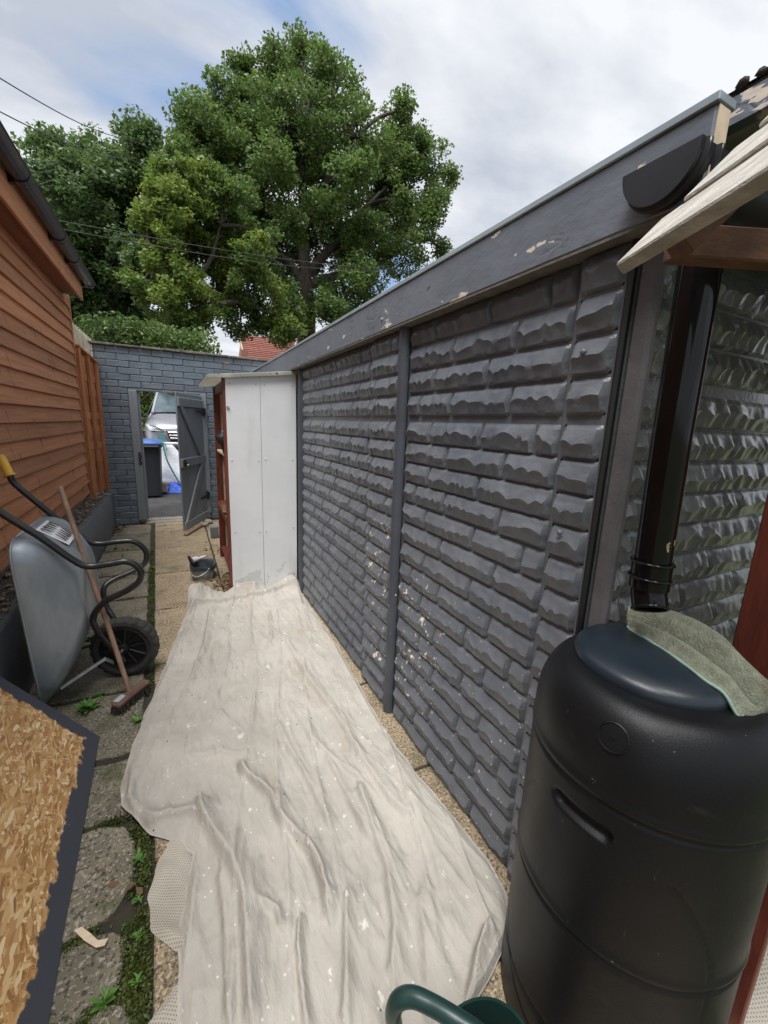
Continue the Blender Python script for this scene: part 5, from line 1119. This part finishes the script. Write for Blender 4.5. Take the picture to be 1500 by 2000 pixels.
lobesC = [lobe(u, v, r, YC, random.uniform(-1.2, 1.2), 0) for (u, v, r) in lc_]
fC = lambda u, v, dy=0: gy(u, v, YC+dy)
bC = fC(215, 720); bC.z = .6
tree('oak_tree', 'dark green oak tree farthest left behind the shed gutter', bC, .3, lobesC, 76000, .14, ['oak_leaf_dark'],
     [[bC, fC(215, 640), fC(205, 560), fC(190, 470), fC(180, 380)], [fC(212, 600), fC(250, 520), fC(280, 420), fC(285, 320)], [fC(210, 580), fC(160, 500), fC(120, 400)]], clump=.42)
foliage('hedge', 'dark green leafy bush just above the brick wall coping on the left', 'hedge', [(tuple(gy(u, v, 9.6)), .42) for u, v in ((190, 660), (225, 655), (262, 662), (300, 668), (345, 678), (390, 680))], 6500, .075, 'oak_leaf', (-1.9, 9.6, .25))

# overhead wires
for i, (a, b, lab) in enumerate((((-60, 116, 7.5), (262, 275, 15), 'uppermost overhead cable crossing the sky on the left'), ((-60, 187, 7.5), (250, 310, 15), 'second overhead cable down on the left of the sky'), ((-40, 263, 7.5), (110, 318, 12), 'third overhead cable just above the shed gutter'),
        ((-40, 283, 7.5), (110, 330, 12), 'fourth overhead cable beside the shed gutter'), ((100, 428, 8.0), (860, 530, 10.5), 'upper of the two thin cables crossing in front of the oaks'), ((100, 444, 8.0), (800, 532, 10.5), 'lower of the two thin cables crossing in front of the oaks'), ((-20, 312, 7.5), (100, 352, 12), 'lowest overhead cable close to the shed gutter'))):
    p, q = gy(*a), gy(*b); pts = [p.lerp(q, t)+Vector((0, 0, -.16*math.sin(math.pi*t))) for t in np.linspace(0, 1, 14)]; pts = [p-(q-p)*.35]+pts+[q+(q-p)*.3]
    m = MB(); m.tube(pts, .0085 if i < 2 else .005, 6); single('overhead_cable', m, 'cable', lab, 'cable', p, smooth=True, group='overhead cables')

# ================================================================== WEEDS, MOSS, LITTER
lm = MB(); lm.grid([[(-.25*math.sin(math.pi*t)*(1 if s else 0)+.25*math.sin(math.pi*t)*0+(0 if s else 0), t, .28*math.sin(t*1.9)) for s in (0,)]+[(0, t, .28*math.sin(t*1.9)-.04), (.18*math.sin(math.pi*t)**.8*(1+.3*math.sin(t*22)), t, .28*math.sin(t*1.9))] for t in np.linspace(0, 1, 8)])
for i in range(0, len(lm.v), 3): lm.v[i].x = -lm.v[i+2].x
leaf_me = mesh_from(lm, 'leaf', 'weed_leaf', smooth=True)
def weed(x, y, r, n, label, z=0):
    t = thing('weed', label, 'weed', (x, y, z), 'weeds growing in the paving joints')
    n = int(n*1.8); r *= .62
    for k in range(n):
        o = inst('leaf', leaf_me, t, (x+random.uniform(-.2, .2)*r, y+random.uniform(-.2, .2)*r, z+.003), (random.uniform(-.1, .6), random.uniform(-.3, .3), 2*math.pi*k/n+random.uniform(-.4, .4))); s = r*random.uniform(.6, 1.1); o.scale = (s*random.uniform(.55, 1.0), s, s)
for (u, v, r, n, lab) in ((172, 1387, .10, 22, 'leafiest weed on the paving between chipboard and broom head'), (195, 1360, .05, 9, 'small weed sprouting left of the broom head'), (412, 1158, .11, 8, 'broad-leaved dandelion at the corner of the white storage unit'), (398, 1150, .06, 7, 'low weed beside the dandelion by the white unit'), (440, 1128, .07, 9, 'weed in the shade at the foot of the white unit'),
        (300, 1110, .045, 8, 'weed in the path joint right of the barrow frame loops'), (285, 1310, .05, 8, 'weed right of the wheelbarrow wheel'), (283, 1345, .055, 9, 'weed behind the right end of the broom head'), (268, 1410, .06, 9, 'weed tucked under the dust sheet left edge'), (180, 1248, .07, 12, 'weed between wheelbarrow tray and wheel'), (205, 1070, .05, 8, 'weed at the foot of the low wall behind the barrow'),
        (272, 1680, .05, 8, 'weed in the path joint below the dust sheet corner'), (272, 1760, .035, 6, 'upper small clover patch in the near path joint'), (270, 1830, .035, 7, 'lower small clover patch in the near path joint'), (268, 1920, .04, 7, 'clover patch nearest the bottom of the path joint'), (205, 1960, .06, 9, 'wispy weed between the nearest broken stones'), (352, 1058, .03, 6, 'tiny weed on the slabs in front of the gate'), (402, 1060, .04, 7, 'tiny weed near the grey concrete block')):
    p = gz(u, v); weed(p.x, p.y, r, n, lab)
mp_ = []
def moss_line(p0, p1, wd, n, hh=.012):
    t = rng.random(n); q = np.outer(1-t, p0)+np.outer(t, p1); msk = np.array([mnoise.noise((a[0]*7, a[1]*7, 4)) for a in q]) > -.12; q = q[msk]; k = len(q)
    mp_.append(np.stack([q[:, 0]+rng.normal(size=k)*wd, q[:, 1]+rng.normal(size=k)*wd, rng.random(k)*hh-.008], 1))
for a, b in zip(np.linspace(.6, 5.2, 24)[:-1], np.linspace(.6, 5.2, 24)[1:]): moss_line((J(a)-.008, a), (J(b)-.008, b), .013, 900 if a < 2.2 else 420)
for y in LY[1:]: moss_line((-.78, y), (J(y)-.03, y), .014, 900 if y < 2.2 else 350)
for (cx, cy, rx, ry) in [(-.36, 1.37, .17, .18), (-.315, 1.075, .12, .11), (-.47, 1.10, .06, .07), (-.40, .90, .13, .085), (-.24, .91, .07, .08)]:
    b_ = blob(cx, cy, rx, ry, 24)
    for p0, p1 in zip(b_, b_[1:]+b_[:1]): moss_line(p0, p1, .012, 90)
for y in RY[3:8]: moss_line((J(y)+.03, y), (.25, y), .007, 160)
V = leaf_quads(np.concatenate(mp_), .011, .5); o = quads_np('moss', V, 'moss'); tag(o, 'dark green moss filling the paving joints', 'moss', kind='stuff')
pts = []
for (u, v, n, s) in ((225, 1035, 130, .10), (440, 1140, 150, .10), (250, 1700, 5, .06), (420, 1075, 30, .08), (235, 1075, 24, .09)):
    p = gz(u, v); pts.append(np.stack([p.x+rng.normal(size=n)*s*.8, p.y+rng.normal(size=n)*s*1.3, .008+rng.random(n)*.018], 1))
Q = np.concatenate(pts); Q[:, 0] = np.maximum(Q[:, 0], -.78); V = leaf_quads(Q, .034, .6, .6); o = quads_np('leaf_litter', V, 'dry_leaf'); tag(o, 'dry brown leaf litter in the corners of the path', 'leaves', kind='stuff')
